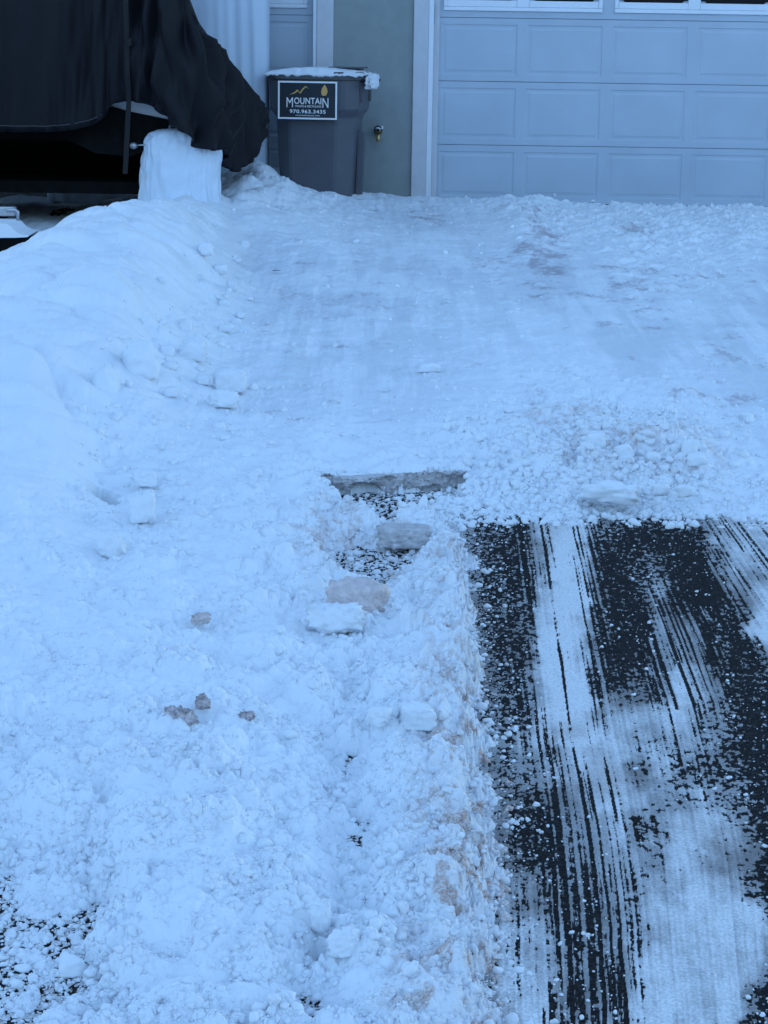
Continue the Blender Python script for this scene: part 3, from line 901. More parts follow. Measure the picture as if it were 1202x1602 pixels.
def garage_door(x0, x1, panels):
    seams = [base_z - 0.03, zw(226, 700, DY), zw(126.5, 700, DY), zw(27, 700, DY)]
    seams.append(seams[3] + (seams[3] - seams[2]))
    pw = (x1 - x0) / panels
    bm = bmesh.new()

    def rect(xa, xb, za, zb, y):
        return [bm.verts.new((xa, y, za)), bm.verts.new((xb, y, za)), bm.verts.new((xb, y, zb)), bm.verts.new((xa, y, zb))]

    def ring(A, B):
        for k in range(4):
            bm.faces.new((A[k], A[(k + 1) % 4], B[(k + 1) % 4], B[k]))
    for s in range(4):
        za, zb = seams[s] + 0.003, seams[s + 1] - 0.003
        add_box(bm, x0, x1, DY + 0.012, DY + 0.05, za - 0.003, zb + 0.003)
        for p in range(panels):
            xa, xb = x0 + p * pw, x0 + (p + 1) * pw
            prev = rect(xa, xb, za, zb, DY)
            # lip along the seam
            b0 = rect(xa, xb, za - 0.002, zb + 0.002, DY + 0.012)
            ring(b0, prev)
            inx, inz = 0.040, 0.050
            if s == 3:
                inx, inz = (0.02, 0.062)
            cur = rect(xa + inx, xb - inx, za + inz, zb - inz, DY); ring(prev, cur); prev = cur
            if s < 3:
                for dd, yy in ((0.008, 0.0050), (0.026, 0.0050), (0.040, 0.0012)):
                    cur = rect(xa + inx + dd, xb - inx - dd, za + inz + dd, zb - inz - dd, DY + yy)
                    ring(prev, cur); prev = cur
            bm.faces.new(prev)
    # keep the moulding edges crisp
    d = link_bm("garage_door", bm, DOORM, house)
    z0 = seams[3] + 0.055
    for p in range(0, panels, 2):
        xa, xb = x0 + p * pw + 0.05, x0 + (p + 2) * pw - 0.05
        bm = bmesh.new()
        zt = seams[4] - 0.05
        add_box(bm, xa, xb, DY - 0.016, DY - 0.0005, z0, z0 + 0.032, 0.006)
        add_box(bm, xa, xb, DY - 0.016, DY - 0.0005, zt - 0.032, zt, 0.006)
        add_box(bm, xa, xa + 0.032, DY - 0.0155, DY - 0.0005, z0 + 0.033, zt - 0.033, 0.006)
        add_box(bm, xb - 0.032, xb, DY - 0.0155, DY - 0.0005, z0 + 0.033, zt - 0.033, 0.006)
        xm = (xa + xb) / 2
        add_box(bm, xm - 0.05, xm + 0.05, DY - 0.0125, DY - 0.0005, z0 + 0.033, zt - 0.033, 0.004)
        add_box(bm, xa + 0.033, xm - 0.051, DY - 0.0125, DY - 0.0005, z0 + 0.033, z0 + 0.085, 0.004)
        add_box(bm, xm + 0.051, xb - 0.033, DY - 0.0125, DY - 0.0005, z0 + 0.033, z0 + 0.085, 0.004)
        link_bm("window_frame", bm, WHITE_TRIM, d)
        for (qa, qb) in ((xa + 0.033, xm - 0.051), (xm + 0.051, xb - 0.033)):
            # pane with cut bottom corners
            bm = bmesh.new()
            zb_ = z0 + 0.086
            pts = [(qa + 0.05, zb_), (qb - 0.05, zb_), (qb - 0.035, zb_ + 0.014), (qb, zb_ + 0.018), (qb, zt - 0.034), (qa, zt - 0.034), (qa, zb_ + 0.018), (qa + 0.035, zb_ + 0.014)]
            loft(bm, [[(x, DY - 0.008, z) for x, z in pts], [(x, DY - 0.001, z) for x, z in pts]])
            link_bm("window_pane", bm, GLASS, d)
    bm = bmesh.new()
    add_box(bm, x0, x1, DY + 0.005, DY + 0.045, seams[0] - 0.06, seams[0] + 0.002, 0.004)
    link_bm("bottom_seal", bm, BLACK, d)


garage_door(x_door, x_r_end, 8)
garage_door(x_l_end, x_d2 - 0.002, 8)
bm = bmesh.new()
p = at(677.5, 22, WY)
add_box(bm, p.x - 0.012, p.x + 0.012, WY + 0.030, WY + 0.054, zw(38, 678), zw(5, 678), 0.004)
link_bm("dark_slot", bm, BLACK, house)  # dark slot at the jamb, drawn as a black box
# foundation strip below the stucco
bm = bmesh.new()
add_box(bm, x_tr2 + 0.001, x_trim - 0.001, WY - 0.012, WY - 0.0005, base_z - 0.2, base_z + 0.02)
link_bm("foundation", bm, CONCRETE, house)

# outdoor tap
tp = at(592, 206, WY)
bib = empty("outdoor_tap", (tp.x, WY, tp.z), "small brass outdoor tap on the stucco pier", "tap")
bm = bmesh.new()
add_tube(bm, [(tp.x, WY - 0.001, tp.z), (tp.x, WY - 0.012, tp.z)], 0.034, 18)
link_bm("flange", bm, BRASS, bib, True)
bm = bmesh.new()
add_tube(bm, [(tp.x, WY - 0.012, tp.z), (tp.x, WY - 0.07, tp.z), (tp.x, WY - 0.10, tp.z - 0.015), (tp.x, WY - 0.115, tp.z - 0.05), (tp.x, WY - 0.118, tp.z - 0.075)],
         [0.017, 0.017, 0.018, 0.017, 0.016], 14)
link_bm("spout", bm, BRASS, bib, True)
bm = bmesh.new()
add_tube(bm, [(tp.x, WY - 0.07, tp.z), (tp.x, WY - 0.115, tp.z + 0.02)], 0.009, 10)
ringp = [(tp.x + 0.03 * math.cos(a), WY - 0.118 + 0.008 * math.sin(a), tp.z + 0.02 + 0.03 * math.sin(a)) for a in np.linspace(0, 6.283, 19)]
add_tube(bm, ringp, 0.006, 8)
add_box(bm, tp.x - 0.028, tp.x + 0.028, WY - 0.121, WY - 0.115, tp.z + 0.016, tp.z + 0.024)
link_bm("hand_wheel", bm, BLACK, bib, True)


def lump(name, centre, size, m, seed, label, cat, subdiv=4, amp=0.22, freq=2.6, fine=0.05, flat=0.0, rot=0.0, group=None, square=0.0, tilt=0.0):
    """A broken lump: a rounded or blocky body roughened at several scales, sunk a little into what carries it."""
    bm = bmesh.new()
    bmesh.ops.create_icosphere(bm, subdivisions=subdiv, radius=1.0)
    P = np.array([v.co[:] for v in bm.verts])
    lr = np.random.default_rng(seed)
    nn = lr.normal(size=(15, 3)); nn /= np.linalg.norm(nn, axis=1, keepdims=True)
    box = np.array([(1, 0, 0), (-1, 0, 0), (0, 1, 0), (0, -1, 0), (0, 0, 1), (0, 0, -1)], float)
    box = box + lr.normal(0, 0.10, box.shape)
    box /= np.linalg.norm(box, axis=1, keepdims=True)
    nn = np.concatenate([nn, box])
    dd = np.concatenate([lr.uniform(0.72, 1.1, 15) + 0.35 * (square > 0.8), lr.uniform(0.68, 0.85, 6)])
    pw_ = 6 + 14 * square
    P = P * (((np.maximum(P @ nn.T, 0) / dd) ** pw_).sum(1) ** (-1 / pw_))[:, None]
    P = P / np.abs(P).max(0)
    o = seed * 7.31
    d = amp * (perlin(P[:, 0] * freq + o, P[:, 1] * freq + P[:, 2] * 1.7 * freq, seed) + 0.5 * perlin(P[:, 0] * 2 * freq - P[:, 2] * freq, P[:, 1] * 2 * freq + o, seed + 1))
    d += fine * fbm(P[:, 0] * 7 + P[:, 2] * 5 + o, P[:, 1] * 7 - P[:, 2] * 6, seed + 2, 3, 0.7)
    P = P * (1 + d)[:, None]
    P[:, 2] = np.where(P[:, 2] < -0.6, -0.6 + (P[:, 2] + 0.6) * 0.3, P[:, 2])
    if flat:
        P[:, 2] = np.where(P[:, 2] > flat, flat + (P[:, 2] - flat) * 0.25, P[:, 2])
    P = P * (np.array(size) / 2)
    M = Matrix.Rotation(rot, 3, 'Z') @ Matrix.Rotation(tilt, 3, 'X')
    for v, pp in zip(bm.verts, P):
        v.co = M @ Vector(pp) + Vector(centre)
    ob = link_bm(name, bm, m, None, True, centre)
    return tag(ob, label, cat, group)


lump("snow_clump", (tp.x + 0.003, WY - 0.062, tp.z + 0.030), (0.075, 0.11, 0.04), SNOW_PLAIN, 5, "tiny cap of snow sitting on the brass outdoor tap", "snow", 3)

# ------------------------------------------------------------------ the waste cart
CYD = 16.55
cb = at(500, 310, CYD)
cz = float(gz(np.array(CYD)))
cart = empty("trash_cart", (cb.x, CYD, cz), "grey wheeled trash cart with navy sign and snowy lid beside the stucco pier", "trash cart", math.radians(-9))
CW = world_of(cart)


def oct_ring(hw, hd, ch, z, ox=0.0, oy=0.0):
    c = ch
    pts = [(-hw + c, -hd), (hw - c, -hd), (hw, -hd + c), (hw, hd - c), (hw - c, hd), (-hw + c, hd), (-hw, hd - c), (-hw, -hd + c)]
    # round each corner slightly
    out = []
    n = len(pts)
    for i in range(n):
        p0, p1, p2 = Vector(pts[i - 1]), Vector(pts[i]), Vector(pts[(i + 1) % n])
        for k in (0.14, 0.05):
            out.append(p1 + (p0 - p1) * k)
        for k in (0.05, 0.14):
            out.append(p1 + (p2 - p1) * k)
    return [CW @ Vector((p.x + ox, p.y + oy, z)) for p in out]


ztop = at(500, 124, CYD).z - cz
bm = bmesh.new()
loft(bm, [oct_ring(.275, .27, .10, 0.03), oct_ring(.285, .28, .11, 0.10), oct_ring(.315, .31, .12, ztop * 0.70), oct_ring(.318, .315, .12, ztop * 0.715),
          oct_ring(.352, .345, .105, ztop * 0.765), oct_ring(.356, .35, .10, ztop * 0.78), oct_ring(.362, .355, .10, ztop - 0.012), oct_ring(.362, .355, .10, ztop)])
link_bm("body", bm, CARTM, cart, False)
bm = bmesh.new()      # side flange on the right-hand face
loft(bm, [[CW @ Vector(p) for p in [(.318 - .02, -.02, .1), (.345, -.02, .1), (.345, .04, .1), (.318 - .02, .04, .1)]],
          [CW @ Vector(p) for p in [(.33 - .02, -.02, ztop * .62), (.362, -.02, ztop * .58), (.362, .04, ztop * .58), (.33 - .02, .04, ztop * .62)]]])
link_bm("side_rib", bm, CARTM, cart)
bm = bmesh.new()
loft(bm, [oct_ring(.372, .365, .10, ztop + 0.001), oct_ring(.378, .37, .10, ztop + 0.006), oct_ring(.378, .37, .10, ztop + 0.036), oct_ring(.34, .33, .09, ztop + 0.062), oct_ring(.2, .2, .06, ztop + 0.072)])
link_bm("lid", bm, LIDM, cart)
bm = bmesh.new()
add_box(bm, 0.06, 0.33, 0.02, 0.30, ztop + 0.086, ztop + 0.098, 0.004, CW)
add_box(bm, 0.10, 0.30, 0.05, 0.28, ztop + 0.060, ztop + 0.0865, 0.0, CW)
link_bm("lid_grip", bm, LIDM, cart)
bm = bmesh.new()      # handle at the right-hand side
for yy in (-0.20, 0.20):
    add_tube(bm, [CW @ Vector(p) for p in [(.35, yy, ztop - .06), (.40, yy, ztop - .03), (.43, yy, ztop + 0.0)]], 0.014, 10)
    add_box(bm, .345, .375, yy - .02, yy + .02, ztop - .17, ztop - .02, 0.005, CW)
add_tube(bm, [CW @ Vector(p) for p in [(.43, -.24, ztop), (.43, .24, ztop)]], 0.016, 12)
link_bm("handle", bm, LIDM, cart, True)
for xx in (-.22, .22):
    bm = bmesh.new()
    add_tube(bm, [CW @ Vector((xx - .03, .30, .125)), CW @ Vector((xx + .03, .30, .125))], 0.125, 24)
    link_bm("wheel", bm, BLACK, cart, True)
# sign
SX0, SX1, SY = -.262, .205, -.372
sz1, sz0 = ztop - 0.010, ztop - 0.300
bm = bmesh.new()
add_box(bm, SX0, SX1, SY, SY + 0.008, sz0, sz1, 0, CW)
sign = link_bm("sign", bm, SIGNM, cart)
sign["label"] = "navy sign with white border and lettering"
bm = bmesh.new()
b_ = 0.013
e_ = 0.012
for r_ in ((SX0 + e_ * 0, SX1, sz1 - b_, sz1), (SX0, SX1, sz0, sz0 + b_), (SX0, SX0 + b_, sz0 + b_, sz1 - b_), (SX1 - b_, SX1, sz0 + b_, sz1 - b_)):
    add_box(bm, r_[0], r_[1], SY - 0.003, SY - 0.0005, r_[2], r_[3], 0, CW)
link_bm("border", bm, LETTER, sign)


def text_bm(bm, s, x0, x1, z0, z1, y, spacing=1.0, bold=0.0):
    """Write s stretched into the box x0..x1, z0..z1 on the sign's face."""
    cu = bpy.data.curves.new("t", 'FONT')
    cu.body = s
    cu.space_character = spacing
    cu.extrude = 0.0
    cu.offset = bold
    ob = bpy.data.objects.new("t", cu)
    COL.objects.link(ob)
    dg = bpy.context.evaluated_depsgraph_get()
    dg.update()
    me = bpy.data.meshes.new_from_object(ob.evaluated_get(dg))
    vs = [v.co.copy() for v in me.vertices]
    ax, bx = min(v.x for v in vs), max(v.x for v in vs)
    az, bz = min(v.y for v in vs), max(v.y for v in vs)
    mv = []
    for v in vs:
        mv.append(bm.verts.new(CW @ Vector((x0 + (v.x - ax) / (bx - ax) * (x1 - x0), y, z0 + (v.y - az) / (bz - az) * (z1 - z0)))))
    for f in me.polygons:
        try:
            bm.faces.new([mv[i] for i in f.vertices])
        except ValueError:
            pass
    COL.objects.unlink(ob)
    bpy.data.objects.remove(ob); bpy.data.curves.remove(cu); bpy.data.meshes.remove(me)


Hs, Ws = sz1 - sz0, SX1 - SX0


def sx(f): return SX0 + f * Ws
def szf(f): return sz1 - f * Hs


TY = SY - 0.002
bm = bmesh.new()
text_bm(bm, "M", sx(.145), sx(.255), szf(.69), szf(.43), TY, bold=0.0)
text_bm(bm, "OUNTAI", sx(.275), sx(.735), szf(.60), szf(.43), TY, 1.05, bold=0.012)
text_bm(bm, "N", sx(.755), sx(.855), szf(.69), szf(.43), TY, bold=0.0)
text_bm(bm, "WASTE & RECYCLING", sx(.29), sx(.735), szf(.685), szf(.63), TY, bold=0.01)
text_bm(bm, "970.963.3435", sx(.20), sx(.81), szf(.845), szf(.745), TY, 1.1, bold=0.02)
text_bm(bm, "mountainwaste.com", sx(.30), sx(.71), szf(.915), szf(.875), TY)
link_bm("lettering", bm, LETTER, sign)
bm = bmesh.new()      # mountain line and the gold leaf-shaped moon
ridge = [(.19, .36), (.27, .30), (.33, .22), (.37, .30), (.41, .20), (.47, .12), (.52, .20), (.47, .155), (.42, .24), (.375, .335), (.335, .26), (.28, .33)]
f0 = [bm.verts.new(CW @ Vector((sx(a), TY, szf(b)))) for a, b in ridge]
bm.faces.new(f0)
link_bm("mountain_emblem", bm, GOLD, sign)
bm = bmesh.new()
leaf = [(.79, .08), (.83, .18), (.84, .28), (.81, .37), (.75, .37), (.73, .30), (.74, .19)]
bm.faces.new([bm.verts.new(CW @ Vector((sx(a), TY, szf(b)))) for a, b in leaf])
link_bm("leaf_emblem", bm, GOLD, sign)

# snow lying on the lid
nx, ny = 60, 46
gx_ = np.linspace(-.378, .385, nx); gy_ = np.linspace(-.372, .37, ny)
XX, YY = np.meshgrid(gx_, gy_)
ed = np.minimum.reduce([XX + .378, .385 - XX, YY + .372, .37 - YY]) + 0.02 * fbm(XX * 14, YY * 14, 301, 3)
hh = 0.030 * sstep(-0.004, 0.07, ed) * (0.8 + 0.3 * fbm(XX * 4, YY * 4, 302, 3)) + 0.025 * np.exp(-((XX + .02) / .22) ** 2) * sstep(0, .1, ed) + 0.004
top = np.stack([XX, YY, ztop + 0.040 + hh], -1).reshape(-1, 3)
bot = np.stack([XX * .995, YY * .995, np.full_like(XX, ztop + 0.0365) - 0.016 * sstep(0.02, -0.01, ed) * (0.5 + fbm(XX * 30, YY * 30, 303, 2))], -1).reshape(-1, 3)
Wm = np.array(CW)
pts = np.concatenate([top, bot]) @ Wm[:3, :3].T + Wm[:3, 3]
qs = quads_of(ny, nx)
N = nx * ny
ids = np.arange(N).reshape(ny, nx)
border = np.concatenate([ids[0, :], ids[1:, -1], ids[-1, -2::-1], ids[-2:0:-1, 0]])
bq = np.stack([border, border + N, np.roll(border, -1) + N, np.roll(border, -1)], 1)
lid_snow = np_mesh("snow_clump", pts, np.concatenate([qs, qs[:, ::-1] + N, bq]), SNOW_PLAIN)
tag(lid_snow, "layer of snow lying on the lid of the grey trash cart", "snow")
hp = CW @ Vector((.435, -0.10, ztop - 0.02))
lump("snow_clump", hp, (0.075, 0.42, 0.13), SNOW_PLAIN, 9, "wedge of snow clinging to the handle of the trash cart", "snow", 4, 0.25, 2.2, 0.08, rot=math.radians(-9), square=0.5)

# ------------------------------------------------------------------ the covered trailer
TYD = 14.2
tz = float(gz(np.array(TYD)))
tb = at(120, 300, 15.0)
trailer = empty("covered_trailer", (tb.x, 15.0, float(gz(np.array(15.0)))), "boat shaped load on a trailer under a black fabric cover", "covered trailer")
ST = [  # photo x, depth, row of the cover's top edge, row of its hem
    (-520, 14.35, -260, 206), (-300, 14.30, -260, 206), (-100, 14.25, -260, 207), (0, 14.2, -250, 207), (60, 14.2, -240, 207), (100, 14.2, -225, 205), (140, 14.2, -205, 198),
    (160, 14.2, -190, 188), (167, 14.2, -180, 182), (172, 14.2, -175, 163), (200, 14.2, -140, 158), (232, 14.18, -100, 162), (252, 14.15, -70, 180), (262, 14.12, -45, 188),
    (270, 14.10, -35, 196), (285, 14.08, -12, 205), (302, 14.10, 12, 218), (316, 14.14, 48, 232), (330, 14.24, 64, 237), (342, 14.40, 80, 229),
    (348, 14.75, 98, 240), (352, 15.05, 112, 262), (366, 15.15, 113, 270), (384, 15.3, 126, 264), (402, 15.5, 148, 246), (413, 15.75, 168, 222), (415, 15.95, 176, 210),
    (405, 16.1, 168, 230), (360, 16.2, 130, 240), (300, 16.25, 60, 240), (200, 16.3, -60, 240), (0, 16.35, -250, 240), (-300, 16.4, -260, 240), (-520, 16.4, -260, 240)]
sp_px = lambda px: min(px, 262) - 0.0
stx = np.array([[*at(a, d, b)] for a, b, c, d in ST])          # hem points
stt = np.array([[*at(a, c, b)] for a, b, c, d in ST])          # top points
sps = []
for a, b, c, d in ST:
    a2 = min(a, 275 + 0.30 * max(0, a - 275))
    rowtop = min(c, 120) - 25 - 0.25 * max(0, a - 275)
    sps.append([*at(a2, max(rowtop, -330), 15.35)])
sps = np.array(sps)
seg = np.linalg.norm(np.diff(stx[:, :2], axis=0), axis=1) + 0.02
t_st = np.concatenate([[0], np.cumsum(seg)])
tt = np.linspace(0, t_st[-1], 620)


def interp3(P):
    return np.stack([np.interp(tt, t_st, P[:, k]) for k in range(3)], 1)


def smooth1(P, it=3):
    for _ in range(it):
        P = np.concatenate([P[:1], (P[:-2] + 2 * P[1:-1] + P[2:]) / 4, P[-1:]])
    return P


hemP, topP, spP = smooth1(interp3(stx), 4), smooth1(interp3(stt), 5), smooth1(interp3(sps), 20)
tang = np.gradient(topP[:, :2] * 0.5 + hemP[:, :2] * 0.5, axis=0)
tang /= np.linalg.norm(tang, axis=1, keepdims=True) + 1e-9
nrm = np.stack([tang[:, 1], -tang[:, 0]], 1)                    # outward
pxs = np.interp(tt, t_st, [s[0] for s in ST])
amp = np.interp(tt, t_st, [0.016 if s[0] < 100 else (0.040 if s[0] < 232 else (0.09 if s[0] < 346 and s[1] < 14.6 else 0.045)) for s in ST])
LV = 44
ringsP = []
for k in range(LV + 1):
    f = k / LV                                                 # 0 at the hem, 1 at the top edge
    P = hemP * (1 - f) + topP * f
    bulge = 0.08 * math.sin(math.pi * min(1, f * 1.1)) * np.clip((pxs - 150) / 150, 0, 1) * np.clip((375 - pxs) / 30, 0, 1) + 0.03 * math.sin(math.pi * f)
    fold = (perlin(tt * 7.5 + 0.25 * f, np.full_like(tt, f * 1.6 + 3), 401) * 1.2 + 0.55 * perlin(tt * 17 + 0.8 * f, np.full_like(tt, f * 2.4), 402)
            + 0.8 * (0.6 - np.abs(perlin(tt * 6 - 1.2 * f, np.full_like(tt, f * 0.9 + 9), 403)) * 2.0))
    # creases that fan out from the strap
    fan_ = np.sin((pxs - 205) * (0.10 + 0.10 * f) + 4 * f) * np.exp(-((pxs - 225) / 70) ** 2) * 0.030
    D = bulge + amp * fold * (1.0 - 0.25 * f) + fan_ - 0.02 * np.clip((pxs - 340) / 40, 0, 1)
    P = P.copy()
    P[:, 0] += nrm[:, 0] * D; P[:, 1] += nrm[:, 1] * D
    P[:, 2] += 0.006 * perlin(tt * 6, np.full_like(tt, f * 7), 404)
    ringsP.append(P)
for f in np.linspace(0.08, 1, 12):
    P = topP * (1 - f) + spP * f
    P = P.copy(); P[:, 2] += 0.10 * math.sin(math.pi * f * 0.5) * (1 - f) + 0.01 * perlin(tt * 6, np.full_like(tt, f * 5), 405) * (1 - f)
    ringsP.append(P)
VV = np.concatenate(ringsP)
cover = np_mesh("cover", VV, quads_of(len(ringsP), len(tt)), COVERM)
cover.parent = trailer
cover.data.transform(world_of(trailer).inverted())
sm_ = cover.modifiers.new("thickness", 'SOLIDIFY'); sm_.thickness = 0.005; sm_.offset = 0


def cover_front(px):
    k = int(np.argmin(np.abs(pxs - px) + (tt > t_st[14]) * 1e3))
    return k


# hem seam along the front
k0, k1 = cover_front(-120), cover_front(166)
bm = bmesh.new()
add_tube(bm, [Vector(ringsP[1][k]) + Vector((0, -0.006, 0)) for k in range(k0, k1, 3)], 0.0045, 6)
link_bm("hem", bm, mat("hem_binding", (0.040, 0.040, 0.046), 0.8), trailer, True)
# tie strap down the front
kst = cover_front(200)
bm = bmesh.new()
strap_pts = [Vector(ringsP[k][kst]) + Vector((0, -0.035, 0)) for k in range(LV, -1, -2)]
low = at(196, 272, 14.22)
zs = strap_pts[-1]
strap_pts += [zs + (low - zs) * f for f in (0.3, 0.6, 1.0)]
L = [[p + Vector((dx, dy, 0)) for dx, dy in ((-.017, -.003), (.017, -.003), (.017, .003), (-.017, .003))] for p in strap_pts]
loft(bm, L)
strap = link_bm("strap", bm, STRAPM, trailer)
bm = bmesh.new()
bp_ = at(203, 66, 14.12)
add_box(bm, bp_.x - .016, bp_.x + .016, bp_.y - .03, bp_.y - .005, bp_.z - .025, bp_.z + .025, 0.005)
link_bm("buckle", bm, STRAPM, strap)
# knotted tie between the two lobes
bm = bmesh.new()
kp = at(354, 190, 14.38)
add_tube(bm, [kp + Vector((0.0, 0, 0.33)), kp + Vector((0.01, -.01, .15)), kp, kp + Vector((-.012, 0, -.06))], [0.006, 0.006, 0.013, 0.006], 8)
link_bm("strap", bm, STRAPM, trailer, True)


def row_box(bm, px0, px1, py0, py1, Y0, Y1, bevel=0.0):
    a, b = at(px0, py1, Y0), at(px1, py0, Y0)
    add_box(bm, a.x, b.x, Y0, Y1, a.z, b.z, bevel)


bm = bmesh.new()
row_box(bm, -500, 268, 60, 192, 14.385, 16.0, 0.03)
link_bm("hull", bm, HULLM, trailer)
# dark keel and running gear under the hull
bm = bmesh.new()
row_box(bm, -520, 226, 285, 293, 14.60, 16.1, 0.004)
row_box(bm, -520, 240, 190, 212, 14.50, 16.1, 0.004)
row_box(bm, -520, 226, 205, 292, 15.6, 16.1, 0.02)
link_bm("underbody", bm, DARKM, trailer)
bm = bmesh.new()
prof = [(-520, 196), (150, 165), (172, 166), (200, 174), (235, 181), (268, 188), (250, 225), (205, 245), (150, 240), (100, 215), (-520, 220)]
loft(bm, [[at(a, b, 14.36) for a, b in prof], [at(a, b, 14.36) + Vector((0, 1.4, 0)) for a, b in prof]])
link_bm("keel", bm, DARKM, trailer)
bm = bmesh.new()
rp = at(208, 228, 14.3)
add_tube(bm, [rp, rp + Vector((0.012, 0.05, 0))], 0.022, 16)
add_tube(bm, [rp + Vector((0.0, 0.02, 0)), rp + Vector((0.12, 0.02, 0.01))], 0.006, 8)
link_bm("roller", bm, STEEL, trailer, True)
# wheel wrapped in a white bag
wb = at(283, 330, 14.35)
wz = float(gz(np.array(14.35)))
wtop = at(283, 203, 14.2).z
rings_ = []
NA = 180
Hw = wtop - wz
for k in range(71):
    f = k / 70
    z = wz - 0.03 + (Hw + 0.03) * (math.sin(f * math.pi / 2) if f > 0 else 0)
    g = f
    shrink = 1.0 if f < 0.62 else math.sqrt(max(0.0, 1 - ((f - 0.62) / 0.38) ** 2.2))
    hw, hd = 0.272, 0.20
    ring_ = []
    for j in range(NA):
        a = 2 * math.pi * j / NA
        ca, sa = math.cos(a), math.sin(a)
        e = 0.80
        xx = hw * math.copysign(abs(ca) ** e, ca); yy = hd * math.copysign(abs(sa) ** e, sa)
        wr = 0.95 + 0.05 * float(perlin(np.array(a * 3.2), np.array(f * 1.6), 451)) + 0.10 * abs(float(perlin(np.array(a * 4.5 + f), np.array(f * 2.4 + a), 452))) + 0.05 * abs(float(perlin(np.array(a * 8 - 3 * f), np.array(f * 6 + a), 454))) + 0.02 * float(perlin(np.array(a * 14), np.array(f * 9 - a), 453))
        lean = 0.03 * (f - 0.5)
        s_ = max(0.02, shrink) * wr * (1.04 - 0.10 * f)
        ring_.append(Vector((wb.x + xx * s_ + lean, 14.42 + yy * s_, z)))
    rings_.append(ring_)
bm = bmesh.new()
loft(bm, rings_)
wheelc = link_bm("wheel_cover", bm, WRAPM, trailer, True)
wheelc["label"] = "white bag wrapped round a trailer wheel"
bd = at(100, 300, 16.97)
kerb = empty("timber_edging", (bd.x, 16.97, float(gz(np.array(16.97)))), "weathered grey boards at the wall foot under the covered trailer", "edging boards")
for pa, pb in ((-420, 84), (86, 250)):
    bm = bmesh.new()
    row_box(bm, pa, pb, 292 - 0.004 * pa, 309, 16.95, 16.99, 0.004)
    link_bm("board", bm, CONCRETE, kerb)
# coupling on the left
bm = bmesh.new()
a, b = at(-400, 331, 12.9), at(24, 331, 12.9)
add_box(bm, a.x, b.x, 12.87, 12.95, b.z - 0.028, b.z + 0.03, 0.008)
tongue = link_bm("tongue", bm, STEEL, trailer)
bm = bmesh.new()
c = at(27, 331, 12.85)
add_tube(bm, [at(10, 329, 12.85), at(24, 328, 12.85), at(28, 331, 12.85), at(28, 345, 12.85)], 0.010, 10)
link_bm("hitch_pin", bm, STEEL, tongue, True)
bm = bmesh.new()
pr = [(-300, 352), (6, 352), (14, 361), (24, 368), (44, 370), (44, 384), (30, 420), (-300, 420)]
loft(bm, [[at(x, y, 12.55) for x, y in pr], [at(x, y, 12.55) + Vector((0, .35, .0)) for x, y in pr]])
fender = link_bm("step_plate", bm, DARKM, trailer)
bm = bmesh.new()
pr = [(-300, 349), (10, 350), (17, 354), (24, 362), (34, 367), (45, 368), (43, 371), (24, 372), (-300, 374)]
loft(bm, [[at(x, y, 12.53) for x, y in pr], [at(x, y, 12.53) + Vector((0, .38, .0)) for x, y in pr]])
tag(link_bm("snow_clump", bm, SNOW_PLAIN, None, False, at(20, 360, 12.6)), "sheet of snow on the dark step plate at the left edge", "snow")

# tall white tarp behind the black cover
NT, NL = 320, 30
a0, a1 = at(60, 0, 16.35), at(419, 0, 16.35)
w_, d_ = (a1.x - a0.x) / 2, 0.26
cxm = (a0.x + a1.x) / 2
rg_ = []
zb_, zt_ = float(gz(np.array(16.6))), 2.75
for k in range(NL + 1):
    f = k / NL
    r_ = []
    for j in range(NT):
        a = 2 * math.pi * j / NT
        ca, sa = math.cos(a), math.sin(a)
        e = 0.35
        xx = w_ * math.copysign(abs(ca) ** e, ca); yy = d_ * math.copysign(abs(sa) ** e, sa)
        fo = 0.045 * float(perlin(np.array(xx * 4.2), np.array(f * 0.9), 441)) + 0.016 * float(perlin(np.array(xx * 13 + f), np.array(f * 1.2), 442))
        top_in = 1 - 0.25 * max(0, (f - 0.9) / 0.1) ** 2 - 0.012 * (1 - f)
        r_.append(Vector((cxm + xx * top_in, 16.62 + yy * top_in + (-fo if sa < 0 else fo), zb_ + (zt_ - zb_) * f)))
    rg_.append(r_)
bm = bmesh.new()
loft(bm, rg_)
tag(link_bm("tarp_covered_vehicle", bm, TARPM, None, True, (cxm, 16.62, zb_)), "tall vehicle draped in a white tarp behind the black cover", "covered vehicle")

# ------------------------------------------------------------------ lumps and slabs of snow and ice, one by one
def lump_at(name, px, py_base, wpx, hpx, dpx, m, seed, label, cat, h=None, **kw):
    """px, py_base: where the lump meets the snow; sizes in photo pixels at that depth."""
    p = ground_at(px, py_base, 0.05)
    for _ in range(4):
        hh = float(snow_h(np.array([p.x]), np.array([p.y]))[0][0]) if h is None else h
        p = ground_at(px, py_base, max(hh, 0.0))
    s = p.y * math.cos(PITCH) / F_PX * 1.03
    size = (wpx * s, dpx * s, hpx * s * 1.25)
    c = Vector((p.x, p.y + size[1] * 0.18, p.z + size[2] * 0.36))
    return lump(name, c, size, m, seed, label, cat, **kw)


lump_at("snow_lump", 165, 640, 50, 66, 50, SNOW, 35, "long leaning snow lump low on the left bank", "snow lump", square=0.4, amp=0.12, fine=0.02, tilt=math.radians(-25))

